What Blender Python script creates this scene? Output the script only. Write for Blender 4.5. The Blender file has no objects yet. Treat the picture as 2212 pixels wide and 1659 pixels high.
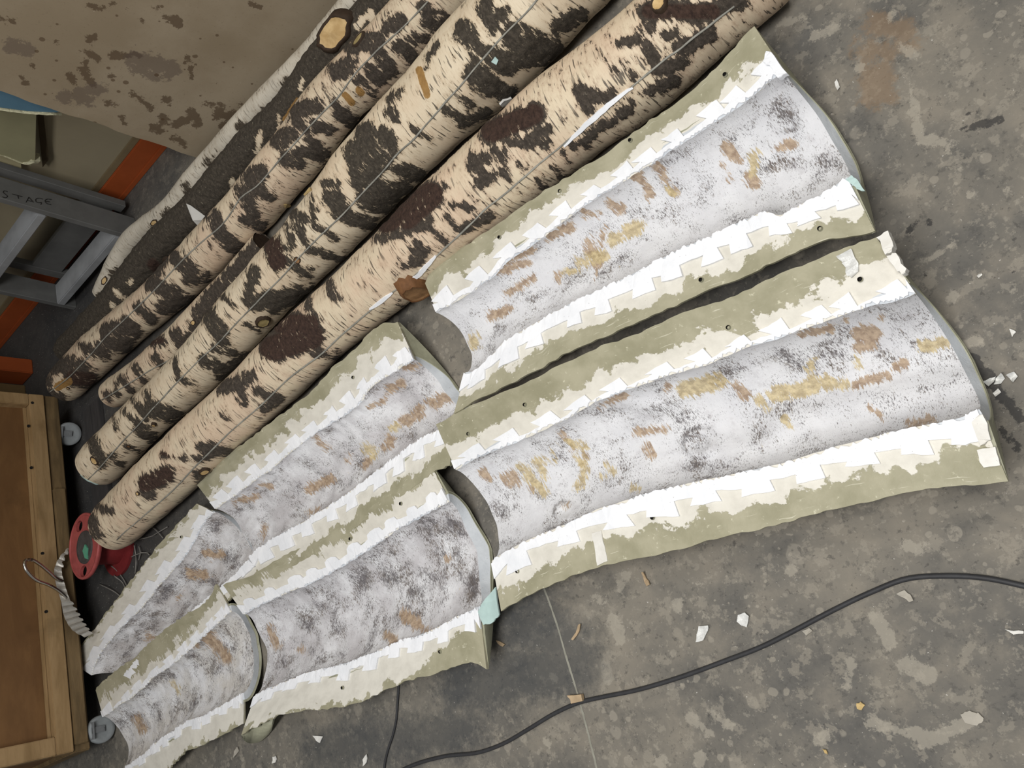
import bpy, bmesh, math, random
import numpy as np
from mathutils import Vector, Matrix
from mathutils.geometry import tessellate_polygon, delaunay_2d_cdt

random.seed(7)
rng = np.random.default_rng(7)
S = bpy.context.scene
COL = S.collection

# ------------------------------------------------------------------ camera
F, CX, CY, CAMH = 1790.0, 1106.0, 829.5, 1.55          # focal length and centre for a 2212 x 1659 frame, eye height
def unit(v): return v / np.linalg.norm(v)
_n = unit(np.array([2610 - CX, -(1074 - CY), -F]))      # straight down, seen from the camera
_d = np.array([-290 - CX, -(-3666 - CY), -F])
EZ = -_n
EY = unit(_d - EZ * (_d @ EZ))
EX = np.cross(EY, EZ)
R = np.array([EX, EY, EZ])
C0 = np.array([0, 0, CAMH])
cam = bpy.data.objects.new('camera', bpy.data.cameras.new('camera'))
COL.objects.link(cam)
cam.data.sensor_width = 36.0
cam.data.lens = F / 2212 * 36.0
cam.data.clip_start = 0.02
M4 = Matrix.Identity(4)
for i in range(3):
    for j in range(3):
        M4[i][j] = R[i, j]
M4.translation = Vector(C0)
cam.matrix_world = M4
S.camera = cam

# ------------------------------------------------------------------ world, lights, exposure
S.view_settings.view_transform = 'Standard'
S.view_settings.look = 'None'
S.view_settings.exposure = 0.0
S.view_settings.gamma = 1.0
S.view_settings.use_curve_mapping = False
W = bpy.data.worlds.new('workshop_ambient'); S.world = W
W.use_nodes = True
W.node_tree.nodes['Background'].inputs[0].default_value = (0.93, 0.97, 1.0, 1)
W.node_tree.nodes['Background'].inputs[1].default_value = 0.20

def area(name, loc, target, sx, sy, power, col):
    l = bpy.data.lights.new(name, 'AREA'); l.shape = 'RECTANGLE'; l.size = sx; l.size_y = sy
    l.energy = power; l.color = col
    o = bpy.data.objects.new(name, l); COL.objects.link(o); o.location = loc
    o.rotation_euler = (Vector(target) - Vector(loc)).to_track_quat('-Z', 'Y').to_euler()
    return o
area('ceiling_tube_light', (-0.2, -0.15, 3.1), (-0.5, 0.4, 0), 2.4, 0.5, 98, (1.0, 0.985, 0.965))
area('ceiling_tube_light', (-0.9, 1.6, 3.2), (-0.9, 1.3, 0), 2.4, 0.4, 16, (1.0, 0.975, 0.94))

# ------------------------------------------------------------------ helpers
def at(px, py, z=0.0):
    d = R @ np.array([px - CX, -(py - CY), -F]); t = (z - CAMH) / d[2]
    return C0 + d * t
def aty(px, py, y):
    d = R @ np.array([px - CX, -(py - CY), -F]); return C0 + d * (y / d[1])
def atx(px, py, x):
    d = R @ np.array([px - CX, -(py - CY), -F]); return C0 + d * (x / d[0])
def pix(P):
    c = (np.asarray(P, float) - C0) @ R
    return np.stack([CX + F * c[..., 0] / -c[..., 2], CY - F * c[..., 1] / -c[..., 2]], -1)
def lin(r, g, b):
    f = lambda c: (c / 255 / 12.92) if c <= 10 else ((c / 255 + 0.055) / 1.055) ** 2.4
    return (f(r), f(g), f(b), 1.0)

def vnoise(P, seed=0):
    """smooth 3-D value noise in -1..1 for an (n,3) array"""
    P = np.asarray(P, float); i = np.floor(P).astype(np.int64); f = P - i; f = f * f * (3 - 2 * f)
    def h(a):
        n = (a[:, 0] * 374761393 + a[:, 1] * 668265263 + a[:, 2] * 2147483647 + seed * 974711) & 0xffffffff
        n = ((n ^ (n >> 13)) * 1274126177) & 0xffffffff
        return ((n ^ (n >> 16)) & 0xffff) / 32767.5 - 1
    out = 0
    for dx in (0, 1):
        for dy in (0, 1):
            for dz in (0, 1):
                w = (f[:, 0] if dx else 1 - f[:, 0]) * (f[:, 1] if dy else 1 - f[:, 1]) * (f[:, 2] if dz else 1 - f[:, 2])
                out = out + w * h(i + np.array([dx, dy, dz]))
    return out

def resample(pts, n, smooth=True):
    """n points by arc length along a polyline (rows of any width)"""
    P = np.asarray(pts, float)
    L = np.r_[0, np.cumsum(np.linalg.norm(np.diff(P[:, :3], axis=0), axis=1))]
    if smooth and len(P) > 2:
        T = np.gradient(P, L, axis=0)
        s = np.linspace(0, L[-1], n); k = np.clip(np.searchsorted(L, s) - 1, 0, len(L) - 2)
        h = (L[k + 1] - L[k])[:, None]; x = ((s - L[k]) / (L[k + 1] - L[k]))[:, None]
        return ((2 * x**3 - 3 * x**2 + 1) * P[k] + (x**3 - 2 * x**2 + x) * h * T[k]
                + (-2 * x**3 + 3 * x**2) * P[k + 1] + (x**3 - x**2) * h * T[k + 1])
    s = np.linspace(0, L[-1], n)
    return np.stack([np.interp(s, L, P[:, c]) for c in range(P.shape[1])], 1)

def stroke_field(XY, strokes):
    """largest of (w - distance to stroke) over strokes (x1,y1,x2,y2,w), in the units of XY"""
    out = np.full(len(XY), -1e3)
    for x1, y1, x2, y2, w in strokes:
        a = np.array([x1, y1]); b = np.array([x2, y2]) - a; l2 = max(b @ b, 1e-9)
        t = np.clip((XY - a) @ b / l2, 0, 1)
        out = np.maximum(out, w - np.linalg.norm(XY - a - t[:, None] * b, axis=1))
    return out

def link(name, me, mat=None, parent=None, smooth=True):
    o = bpy.data.objects.new(name, me); COL.objects.link(o)
    if mat is not None:
        for m in (mat if isinstance(mat, (list, tuple)) else [mat]): me.materials.append(m)
    if smooth:
        me.polygons.foreach_set('use_smooth', np.ones(len(me.polygons), bool))
    if parent is not None:
        o.parent = parent
        p = parent; off = Vector((0, 0, 0))
        while p is not None: off += p.location; p = p.parent
        o.location = -off
    return o
def meshobj(name, V, faces, mat=None, parent=None, smooth=True, attrs=None, midx=None):
    me = bpy.data.meshes.new(name)
    me.from_pydata([tuple(map(float, v)) for v in V], [], [tuple(map(int, f)) for f in faces])
    if attrs:
        for k, a in attrs.items():
            a = np.asarray(a, np.float32)
            if a.ndim == 1:
                me.attributes.new(k, 'FLOAT', 'POINT').data.foreach_set('value', a)
            else:
                me.attributes.new(k, 'FLOAT_VECTOR', 'POINT').data.foreach_set('vector', a.ravel())
    if midx is not None: me.polygons.foreach_set('material_index', np.asarray(midx, np.int32))
    me.validate(); me.update()
    o = link(name, me, mat, parent, smooth)
    return o
def thing(name, label, cat, loc, group=None):
    o = bpy.data.objects.new(name, None); COL.objects.link(o); o.location = Vector([float(c) for c in loc])
    o.empty_display_size = 0.05
    return tag(o, label, cat, group)
def tag(o, label, cat, group=None):
    o['label'] = label; o['category'] = cat
    if group: o['group'] = group
    return o
def struct(o):
    o['kind'] = 'structure'; return o

def grid_faces(nu, nv, off=0, flip=False, wrap=False):
    i, j = np.meshgrid(np.arange(nu - 1), np.arange(nv if wrap else nv - 1), indexing='ij')
    j2 = (j + 1) % nv
    q = np.stack([i * nv + j, (i + 1) * nv + j, (i + 1) * nv + j2, i * nv + j2], -1).reshape(-1, 4) + off
    return q[:, ::-1] if flip else q

def boxmesh(name, lo, hi, mat, parent=None, bevel=0.003, rot=None):
    bm = bmesh.new(); bmesh.ops.create_cube(bm, size=1.0)
    lo = Vector(lo); hi = Vector(hi)
    for v in bm.verts:
        v.co = Vector([(lo[k] + hi[k]) / 2 + v.co[k] * (hi[k] - lo[k]) for k in range(3)])
    if bevel: bmesh.ops.bevel(bm, geom=list(bm.edges), offset=bevel, segments=2, affect='EDGES')
    me = bpy.data.meshes.new(name); bm.to_mesh(me); bm.free()
    return link(name, me, mat, parent, False)

def prism(name, top, depth, mat, parent=None, jitter=0.0, smooth=False):
    """closed solid: polygon 'top' (n,3) and a copy pushed down by depth"""
    T = np.asarray(top, float); n = len(T)
    if jitter: T = T + rng.normal(0, jitter, T.shape)
    d = np.asarray(depth, float)
    if d.ndim == 0: d = np.array([0, 0, -float(d)])
    tri = tessellate_polygon([[Vector((float(p[0]), float(p[1]), 0)) for p in T]])
    V = np.vstack([T, T + d])
    fs = []
    for t in tri:
        a = T[list(t)]
        up = np.cross(a[1] - a[0], a[2] - a[0])[2] > 0
        t = tuple(t) if up else tuple(t)[::-1]
        fs.append(t); fs.append(tuple(k + n for k in t[::-1]))
    area2 = sum(T[i][0] * T[(i + 1) % n][1] - T[(i + 1) % n][0] * T[i][1] for i in range(n))
    for i in range(n):
        j = (i + 1) % n
        fs.append((i, i + n, j + n, j) if area2 > 0 else (j, j + n, i + n, i))
    return meshobj(name, V, fs, mat, parent, smooth)

def tube(name, pts, rad, mat, parent=None, n=10, res=None, closed=False):
    P = np.asarray(pts, float)
    if res: P = resample(P, res)
    T = np.gradient(P, axis=0); T /= np.linalg.norm(T, axis=1)[:, None] + 1e-12
    up = np.tile([0.0, 0, 1.0], (len(P), 1)); bad = np.abs(T[:, 2]) > 0.95; up[bad] = [1, 0, 0]
    A = np.cross(T, up); A /= np.linalg.norm(A, axis=1)[:, None]; B = np.cross(A, T)
    rr = np.broadcast_to(np.asarray(rad, float), (len(P),))
    th = np.linspace(0, 2 * np.pi, n, endpoint=False)
    V = (P[:, None] + rr[:, None, None] * (np.cos(th)[None, :, None] * A[:, None] + np.sin(th)[None, :, None] * B[:, None])).reshape(-1, 3)
    fs = list(map(tuple, grid_faces(len(P), n, wrap=True)))
    fs.append(tuple(range(n))); m = (len(P) - 1) * n; fs.append(tuple(range(m + n - 1, m - 1, -1)))
    return meshobj(name, V, fs, mat, parent)

# ------------------------------------------------------------------ materials
class NT:
    def __init__(s, name):
        s.m = bpy.data.materials.new(name); s.m.use_nodes = True; s.t = s.m.node_tree
        s.b = s.t.nodes['Principled BSDF']
    def n(s, typ, **kw):
        nd = s.t.nodes.new(typ)
        for k, v in kw.items(): setattr(nd, k, v)
        return nd
    def l(s, a, b): s.t.links.new(a, b)
    def put(s, sock, v):
        if hasattr(v, 'is_linked') or isinstance(v, bpy.types.NodeSocket): s.l(v, sock)
        else: sock.default_value = v
    def attr(s, name, vec=False):
        a = s.n('ShaderNodeAttribute', attribute_name=name); return a.outputs['Vector' if vec else 'Fac']
    def obj(s): return s.n('ShaderNodeTexCoord').outputs['Object']
    def scale(s, v, sc):
        m = s.n('ShaderNodeMapping'); s.l(v, m.inputs['Vector']); m.inputs['Scale'].default_value = sc; return m.outputs[0]
    def shift(s, v, lo):
        m = s.n('ShaderNodeMapping'); s.l(v, m.inputs['Vector']); m.inputs['Location'].default_value = lo; return m.outputs[0]
    def noise(s, v, sc, det=4, rough=0.6, dist=0.0):
        n = s.n('ShaderNodeTexNoise'); s.l(v, n.inputs['Vector']); n.inputs['Scale'].default_value = sc
        n.inputs['Detail'].default_value = det; n.inputs['Roughness'].default_value = rough; n.inputs['Distortion'].default_value = dist
        return n.outputs['Fac']
    def voro(s, v, sc, out='Distance', rnd=1.0):
        n = s.n('ShaderNodeTexVoronoi'); s.l(v, n.inputs['Vector']); n.inputs['Scale'].default_value = sc
        n.inputs['Randomness'].default_value = rnd; return n.outputs[out]
    def math(s, op, a, b=0.0, c=None, clamp=False):
        n = s.n('ShaderNodeMath', operation=op, use_clamp=clamp); s.put(n.inputs[0], a); s.put(n.inputs[1], b)
        if c is not None: s.put(n.inputs[2], c)
        return n.outputs[0]
    def ramp(s, x, lo, hi):
        n = s.n('ShaderNodeMapRange', interpolation_type='SMOOTHSTEP'); s.put(n.inputs['Value'], x)
        n.inputs['From Min'].default_value = lo; n.inputs['From Max'].default_value = hi; return n.outputs[0]
    def mix(s, f, a, b, mode='MIX'):
        n = s.n('ShaderNodeMix', data_type='RGBA', blend_type=mode); s.put(n.inputs[0], f); s.put(n.inputs[6], a); s.put(n.inputs[7], b); return n.outputs[2]
    def bump(s, h, dist=0.002, st=0.6):
        n = s.n('ShaderNodeBump'); s.l(h, n.inputs['Height']); n.inputs['Distance'].default_value = dist; n.inputs['Strength'].default_value = st
        s.l(n.outputs[0], s.b.inputs['Normal'])
    def done(s, col, rough=0.7, spec=0.3, metal=0.0):
        s.put(s.b.inputs['Base Color'], col); s.put(s.b.inputs['Roughness'], rough)
        s.b.inputs['Specular IOR Level'].default_value = spec; s.b.inputs['Metallic'].default_value = metal
        return s.m

def mat_plain(name, col, rough=0.7, var=0.12, sc=20, spec=0.3, metal=0.0, bump=0.0, stretch=(1, 1, 1)):
    t = NT(name); v = t.scale(t.obj(), stretch); n = t.noise(v, sc, 5)
    dark = tuple(c * (1 - 2.2 * var) for c in col[:3]) + (1,)
    c = t.mix(t.ramp(n, 0.3, 0.7), dark, col)
    if bump: t.bump(n, bump)
    return t.done(c, rough, spec, metal)

def mat_bark(name, cream, pink, darkc, brown, len_amt=1.0):
    """birch bark: traced dark scars and a little painted shade with torn edges over cream bark with lenticels; pc = (along, around) in metres"""
    t = NT(name); pc = t.attr('pc', True); o = t.obj()
    n_edge = t.noise(t.scale(pc, (1.7, 0.5, 1)), 46, 7, 0.78)
    n_coarse = t.noise(t.scale(pc, (1.0, 0.6, 1)), 22, 3, 0.6)
    n_big = t.noise(pc, 6, 3)
    d = t.math('ADD', t.attr('dark'), t.math('MULTIPLY', t.math('SUBTRACT', n_edge, 0.5), 7.0))
    d = t.math('ADD', d, t.math('MULTIPLY', t.math('SUBTRACT', n_coarse, 0.5), 3.0))
    f = t.ramp(d, -0.05, 0.2)
    lent = t.noise(t.shift(t.scale(pc, (180, 19, 1)), (3, 7, 0)), 1.0, 2, 0.4)
    lentm = t.math('MULTIPLY', t.ramp(lent, 0.605, 0.64), t.ramp(t.noise(pc, 9, 2), 0.36, 0.55))
    fine = t.noise(t.scale(pc, (900, 60, 1)), 1.0, 2)
    c1 = t.mix(t.ramp(n_big, 0.4, 0.66), cream, pink)
    c1 = t.mix(t.math('MULTIPLY', t.ramp(fine, 0.5, 0.8), 0.28), c1, brown)
    c1 = t.mix(t.math('MULTIPLY', t.ramp(t.noise(t.scale(pc, (1, .5, 1)), 17, 5), 0.56, 0.76), 0.45), c1, brown)
    c1 = t.mix(t.math('MULTIPLY', t.ramp(t.math('ADD', d, t.math('MULTIPLY', t.noise(pc, 90, 4, .7), .6)), -.75, .35), .5), c1, brown)
    c1 = t.mix(t.math('MULTIPLY', lentm, 0.85 * len_amt), c1, darkc)
    rough = t.noise(t.scale(pc, (1, .6, 1)), 120, 6, 0.75)
    c2 = t.mix(t.ramp(rough, 0.40, 0.64), darkc, tuple(min(1, x * 2.0) for x in darkc[:3]) + (1,))
    c2 = t.mix(t.math('MULTIPLY', t.ramp(t.noise(t.scale(pc, (1, .6, 1)), 130, 3, .7), 0.63, 0.70), .8), c2, lin(150, 140, 122))
    c2 = t.mix(t.ramp(t.attr('brown'), -0.2, 0.6), c2, t.mix(t.ramp(rough, 0.3, 0.7), lin(44, 31, 26), lin(82, 62, 52)))
    col = t.mix(f, c1, c2)
    och = t.ramp(t.math('ADD', t.attr('ochre'), t.math('MULTIPLY', t.math('SUBTRACT', n_edge, 0.5), 1.5)), 0.0, 0.2)
    col = t.mix(och, col, t.mix(t.noise(pc, 60, 3), lin(120, 88, 48), lin(176, 138, 84)))
    h = t.math('ADD', t.math('MULTIPLY', t.math('MULTIPLY', f, rough), 1.0), t.math('MULTIPLY', lent, 0.15))
    t.bump(h, 0.008, 0.8)
    return t.done(col, t.math('ADD', 0.55, t.math('MULTIPLY', f, 0.25)), 0.3)

def mat_cast(name, speck, base):
    """inside of a mould: white skin carrying flecks and torn flakes of bark; speck = how dense the flecks lie"""
    t = NT(name); pc = t.attr('pc', True)
    n_e = t.noise(t.scale(pc, (2.4, 0.36, 1)), 60, 8, 0.82)
    n_c = t.noise(t.scale(pc, (1.0, 0.7, 1)), 24, 4, 0.6)
    col = t.mix(t.ramp(t.noise(pc, 9, 5, 0.6), 0.35, 0.65), base, lin(236, 236, 238))
    sp = t.math('ADD', t.math('MULTIPLY', t.math('MAXIMUM', t.attr('speck'), -1.0), 0.036), speck)
    # soft grey smears
    soft = t.noise(pc, 30, 8, 0.75)
    col = t.mix(t.math('MULTIPLY', t.ramp(t.math('ADD', soft, sp), 0.48, 0.66), 0.34), col, lin(176, 171, 174))
    # three sizes of bark fleck, long around the trunk
    cl = t.math('MULTIPLY', t.math('SUBTRACT', t.noise(pc, 13, 4, 0.65), 0.5), 0.55)
    for sc_, det, lo, amt, seed, c_a, c_b in (((130, 46, 1), 7, 0.572, .6, 1, lin(146, 141, 141), lin(140, 126, 112)), ((300, 100, 1), 5, 0.558, .85, 5, lin(112, 107, 109), lin(112, 98, 86)),
                                   ((620, 170, 1), 3, 0.565, .85, 9, lin(96, 92, 94), lin(92, 82, 74))):
        fl = t.noise(t.shift(t.scale(pc, sc_), (seed, 2 * seed, 0)), 1.0, det, 0.72)
        thr = t.math('ADD', t.math('ADD', fl, cl), sp)
        cc = t.mix(t.ramp(t.noise(t.shift(pc, (seed, 0, 0)), 18, 3), 0.45, 0.6), c_a, c_b)
        col = t.mix(t.math('MULTIPLY', t.ramp(thr, lo, lo + .045), amt), col, cc)
    e = t.math('ADD', t.math('MULTIPLY', t.math('SUBTRACT', n_e, 0.5), 9.0), t.math('MULTIPLY', t.math('SUBTRACT', n_c, 0.5), 4.0))
    tan = t.ramp(t.math('ADD', t.attr('tan'), e), 0.05, 0.2)
    tv = t.noise(pc, 70, 5, .7)
    col = t.mix(t.math('MULTIPLY', tan, 0.92), col, t.mix(t.ramp(tv, .35, .65), lin(152, 126, 102), lin(200, 176, 148)))
    och = t.ramp(t.math('ADD', t.attr('ochre'), e), 0.05, 0.2)
    col = t.mix(t.math('MULTIPLY', och, 0.9), col, t.mix(t.ramp(tv, .35, .65), lin(174, 155, 116), lin(222, 204, 160)))
    h = t.math('ADD', t.math('MULTIPLY', n_e, 0.7), t.math('MULTIPLY', soft, 0.8))
    t.bump(h, 0.008, 0.6)
    return t.done(col, 0.5, 0.3)

def mat_flange(name, streak=0.0):
    """fibreglass flange: olive laminate outside, cream gelcoat inside; ol = olive amount"""
    t = NT(name); o = t.obj(); pc = t.attr('pc', True)
    n1 = t.noise(pc, 16, 6, 0.62); n2 = t.noise(pc, 65, 5, 0.7)
    d = t.math('ADD', t.attr('ol'), t.math('MULTIPLY', t.math('SUBTRACT', n1, 0.5), 2.2))
    if streak:
        ns = t.noise(t.scale(pc, (150, 9, 1)), 1.0, 3)
        d = t.math('ADD', d, t.math('MULTIPLY', t.math('SUBTRACT', ns, 0.5), streak))
    f = t.ramp(d, -0.02, 0.05)
    olive = t.mix(t.ramp(t.noise(pc, 11, 4), 0.3, 0.7), lin(148, 144, 119), lin(172, 167, 143))
    olive = t.mix(t.ramp(n2, 0.60, 0.70), olive, lin(204, 200, 176))
    scr = t.noise(t.scale(pc, (14, 260, 1)), 1.0, 2)
    olive = t.mix(t.math('MULTIPLY', t.ramp(scr, 0.66, 0.72), 0.6), olive, lin(214, 210, 190))
    beige = t.mix(t.ramp(t.noise(pc, 24, 5), 0.35, 0.75), lin(222, 218, 207), lin(206, 202, 191))
    col = t.mix(f, beige, olive)
    col = t.mix(t.math('MULTIPLY', t.ramp(t.noise(pc, 38, 6, 0.7), 0.66, 0.76), t.math('MULTIPLY', t.attr('grime'), 1.0)), col, lin(140, 134, 120))
    t.bump(t.math('ADD', t.math('MULTIPLY', n2, 0.5), t.math('MULTIPLY', f, -0.35)), 0.003, 0.5)
    return t.done(col, 0.5, 0.35)

def mat_silicone(name, a, b):
    t = NT(name); o = t.obj(); n = t.noise(o, 60, 5, 0.7)
    t.bump(n, 0.003, 0.4)
    c = t.mix(t.ramp(t.noise(o, 14, 4), 0.35, 0.7), a, b)
    c = t.mix(t.ramp(t.noise(o, 210, 2), 0.71, 0.75), c, lin(170, 168, 168))
    return t.done(c, 0.55, 0.3)

def mat_floor():
    t = NT('concrete_floor'); o = t.obj()
    n1 = t.noise(o, 2.2, 6, 0.65); n2 = t.noise(o, 9, 6, 0.7); n3 = t.noise(o, 60, 4, 0.7)
    c = t.mix(t.ramp(n1, 0.32, 0.68), lin(96, 94, 90), lin(130, 124, 113))
    c = t.mix(t.math('MULTIPLY', t.ramp(n2, 0.48, 0.66), 0.4), c, lin(142, 134, 121))
    c = t.mix(t.math('MULTIPLY', t.ramp(n2, 0.48, 0.32), 0.5), c, lin(78, 77, 75))
    warp = t.n('ShaderNodeVectorMath', operation='ADD'); t.l(o, warp.inputs[0])
    nn = t.n('ShaderNodeTexNoise'); t.l(o, nn.inputs['Vector']); nn.inputs['Scale'].default_value = 45
    sc = t.n('ShaderNodeVectorMath', operation='SCALE'); t.l(nn.outputs['Color'], sc.inputs[0]); sc.inputs['Scale'].default_value = 0.012
    t.l(sc.outputs[0], warp.inputs[1])
    dens = t.ramp(t.noise(o, 3.2, 3), 0.38, 0.56)
    for s_, r_, k_ in ((12, 0.28, .42), (22, 0.32, .5), (34, .34, .5), (60, 0.26, .55)):
        dd = t.voro(warp.outputs[0], s_); rc = t.voro(warp.outputs[0], s_, 'Color')
        sp = t.n('ShaderNodeSeparateColor'); t.l(rc, sp.inputs[0])
        rad = t.math('MULTIPLY', sp.outputs[0], r_)
        m = t.math('MULTIPLY', t.ramp(t.math('SUBTRACT', rad, dd), 0.0, 0.05), t.ramp(sp.outputs[1], 0.4, 0.55))
        m = t.math('MULTIPLY', t.math('MULTIPLY', m, dens), k_)
        c = t.mix(m, c, lin(158, 151, 138))
    g1 = t.noise(t.shift(o, (3, 1, 0)), 24, 8, 0.72); g2 = t.noise(t.shift(o, (7, 4, 0)), 38, 7, 0.75)
    c = t.mix(t.math('MULTIPLY', t.ramp(g1, 0.54, 0.58), 0.42), c, lin(152, 145, 132))
    c = t.mix(t.math('MULTIPLY', t.ramp(g2, 0.44, 0.39), 0.40), c, lin(72, 71, 69))
    c = t.mix(t.math('MULTIPLY', t.ramp(n3, 0.58, 0.68), 0.45), c, lin(152, 146, 134))
    c = t.mix(t.math('MULTIPLY', t.ramp(n3, 0.40, 0.32), 0.5), c, lin(60, 59, 58))
    e = t.math('ADD', t.math('MULTIPLY', t.math('SUBTRACT', t.noise(o, 34, 7, 0.8), 0.5), 7.0), t.math('MULTIPLY', t.math('SUBTRACT', t.noise(o, 14, 3), 0.5), 3.0))
    c = t.mix(t.math('MULTIPLY', t.ramp(t.math('ADD', t.attr('rust'), t.math('MULTIPLY', e, .9)), -0.5, 0.8), 0.55), c, lin(134, 112, 88))
    c = t.mix(t.math('MULTIPLY', t.ramp(t.math('ADD', t.attr('pale'), e), 0.0, 0.5), 0.5), c, lin(168, 161, 147))
    c = t.mix(t.math('MULTIPLY', t.ramp(t.math('ADD', t.attr('black'), e), 0.0, 0.5), 0.75), c, lin(44, 44, 46))
    c = t.mix(t.math('MULTIPLY', t.ramp(t.math('ADD', t.attr('slate'), t.math('MULTIPLY', e, .5)), -0.6, 1.0), 0.62), c, lin(62, 65, 68))
    c = t.mix(t.math('MULTIPLY', t.attr('dark_left'), 0.85), c, t.mix(n2, lin(38, 38, 40), lin(66, 66, 68)))  # darkens the floor gradually towards the far left
    white = t.ramp(t.math('ADD', t.noise(o, 150, 2), t.math('MULTIPLY', t.attr('dark_left'), 0.03)), 0.72, 0.75)
    c = t.mix(t.math('MULTIPLY', white, 0.7), c, lin(200, 196, 188))
    t.bump(t.math('ADD', n2, t.math('MULTIPLY', n3, 0.4)), 0.003, 0.4)
    return t.done(c, 0.75, 0.2)

def mat_board():
    t = NT('stained_board'); o = t.obj()
    n1 = t.noise(o, 3.0, 5)
    c = t.mix(t.ramp(n1, 0.35, 0.7), lin(146, 131, 108), lin(162, 148, 126))
    c = t.mix(t.math('MULTIPLY', t.ramp(t.noise(o, 160, 3), 0.6, 0.75), 0.3), c, lin(96, 80, 62))
    e = t.math('MULTIPLY', t.math('SUBTRACT', t.noise(o, 38, 6, 0.75), 0.5), 7.5)
    c = t.mix(t.math('MULTIPLY', t.ramp(t.math('ADD', t.attr('stain'), e), 0.0, 0.35), 0.75), c, lin(84, 66, 48))
    c = t.mix(t.math('MULTIPLY', t.ramp(t.math('ADD', t.attr('grey'), e), 0.0, 0.5), 0.6), c, lin(98, 85, 76))
    dd = t.voro(o, 24); rc = t.voro(o, 24, 'Color'); sp = t.n('ShaderNodeSeparateColor'); t.l(rc, sp.inputs[0])
    m = t.math('MULTIPLY', t.ramp(t.math('SUBTRACT', t.math('MULTIPLY', sp.outputs[0], 0.24), dd), 0.0, 0.04), t.ramp(sp.outputs[1], 0.62, 0.64))
    c = t.mix(t.math('MULTIPLY', m, 0.7), c, lin(88, 68, 48))
    d2 = t.voro(t.shift(o, (.3, .1, .2)), 58); r2 = t.voro(t.shift(o, (.3, .1, .2)), 58, 'Color'); s2 = t.n('ShaderNodeSeparateColor'); t.l(r2, s2.inputs[0])
    m2 = t.math('MULTIPLY', t.ramp(t.math('SUBTRACT', t.math('MULTIPLY', s2.outputs[0], 0.3), d2), 0.0, 0.05), t.ramp(t.math('ADD', s2.outputs[1], t.math('MULTIPLY', t.math('SUBTRACT', t.noise(o, 5, 3), 0.5), 1.6)), 0.72, 0.76))
    c = t.mix(t.math('MULTIPLY', m2, 0.65), c, lin(84, 66, 48))
    c = t.mix(t.math('MULTIPLY', t.ramp(t.noise(o, 90, 2), 0.75, 0.77), 0.6), c, lin(190, 180, 165))
    return t.done(c, 0.65, 0.3)

def mat_wood(name, a, b, ax=(1, 1, 1), sc=8):
    t = NT(name); v = t.scale(t.obj(), ax)
    n = t.noise(v, sc, 5, 0.6, 0.6); w = t.noise(v, sc * 6, 3)
    c = t.mix(t.ramp(n, 0.3, 0.7), a, b)
    c = t.mix(t.math('MULTIPLY', t.ramp(w, 0.5, 0.75), 0.35), c, a)
    c = t.mix(t.math('MULTIPLY', t.ramp(t.noise(t.obj(), 6, 4), 0.58, 0.72), 0.3), c, tuple(x * .45 for x in a[:3]) + (1,))
    t.bump(w, 0.001, 0.3)
    return t.done(c, 0.6, 0.3)

M_BARK = mat_bark('birch_bark_cream', lin(218, 203, 177), lin(212, 193, 166), lin(62, 56, 48), lin(168, 145, 116))
M_BARK_PINK = mat_bark('birch_bark_rosy', lin(214, 198, 171), lin(210, 187, 161), lin(63, 56, 49), lin(160, 133, 110))
M_BARK_GREY = mat_bark('birch_bark_silver', lin(206, 198, 182), lin(190, 182, 166), lin(66, 58, 48), lin(150, 134, 112), 0.5)
M_CUT = mat_wood('cut_wood', lin(182, 150, 100), lin(212, 182, 132), (1, 1, 1), 30)
M_CUT_BROWN = mat_wood('weathered_stub_wood', lin(116, 84, 54), lin(160, 122, 84), (1, 1, 1), 30)
M_CUT_GREEN = mat_wood('old_cut_wood', lin(142, 126, 84), lin(176, 158, 112), (1, 1, 1), 30)
M_RIM = mat_plain('stub_bark', lin(62, 48, 36), 0.8, 0.15, 60, bump=0.003)
M_RIMB = mat_plain('stub_inner_bark', lin(122, 84, 52), 0.75, 0.15, 50, bump=0.003)
M_SEAM = mat_plain('grey_seam_filler', lin(158, 156, 146), 0.6, 0.2, 40, bump=0.002)
M_SIL = mat_silicone('white_silicone', lin(244, 245, 248), lin(232, 234, 238))
M_SILG = mat_silicone('grey_silicone_edge', lin(206, 210, 214), lin(186, 191, 196))
M_FL = mat_flange('fibreglass_flange')
M_FLS = mat_flange('brushed_fibreglass_flange', 1.0)
M_SHELL = mat_plain('olive_fibreglass_shell', lin(164, 163, 140), 0.5, 0.1, 30, bump=0.002)
M_HOLE = mat_plain('hole_shadow_black', lin(30, 28, 25), 0.9, 0.05)
M_TEAL = mat_plain('pale_teal_silicone', lin(186, 210, 206), 0.4, 0.08, 20)
M_PLASTER = mat_silicone('white_plaster', lin(232, 230, 224), lin(216, 213, 205))
M_PAPER = mat_plain('white_scrap', lin(224, 222, 216), 0.6, 0.04, 20)
M_FOIL = mat_plain('shiny_white_scrap', lin(226, 226, 222), 0.3, 0.12, 90, 0.6, bump=0.004)
M_FLAKE = mat_plain('dusty_paint_flake', lin(176, 170, 158), 0.8, 0.06, 40)
M_CHIP = mat_plain('wood_chip', lin(188, 164, 132), 0.7, 0.1, 60)
M_YCHIP = mat_plain('yellow_wood_chip', lin(206, 180, 126), 0.7, 0.1, 60)
M_CABLE = mat_plain('black_cable', lin(58, 58, 60), 0.55, 0.1, 50)
M_FLOOR = mat_floor()
M_WALL = mat_plain('cream_wall', lin(160, 149, 124), 0.75, 0.06, 3)
M_ORANGE = mat_plain('orange_paint', lin(166, 82, 42), 0.5, 0.08, 6)
M_TRIMTOP = mat_plain('dull_brown_trim', lin(128, 112, 84), 0.7, 0.08, 10)
M_BOARD = mat_board()
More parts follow.
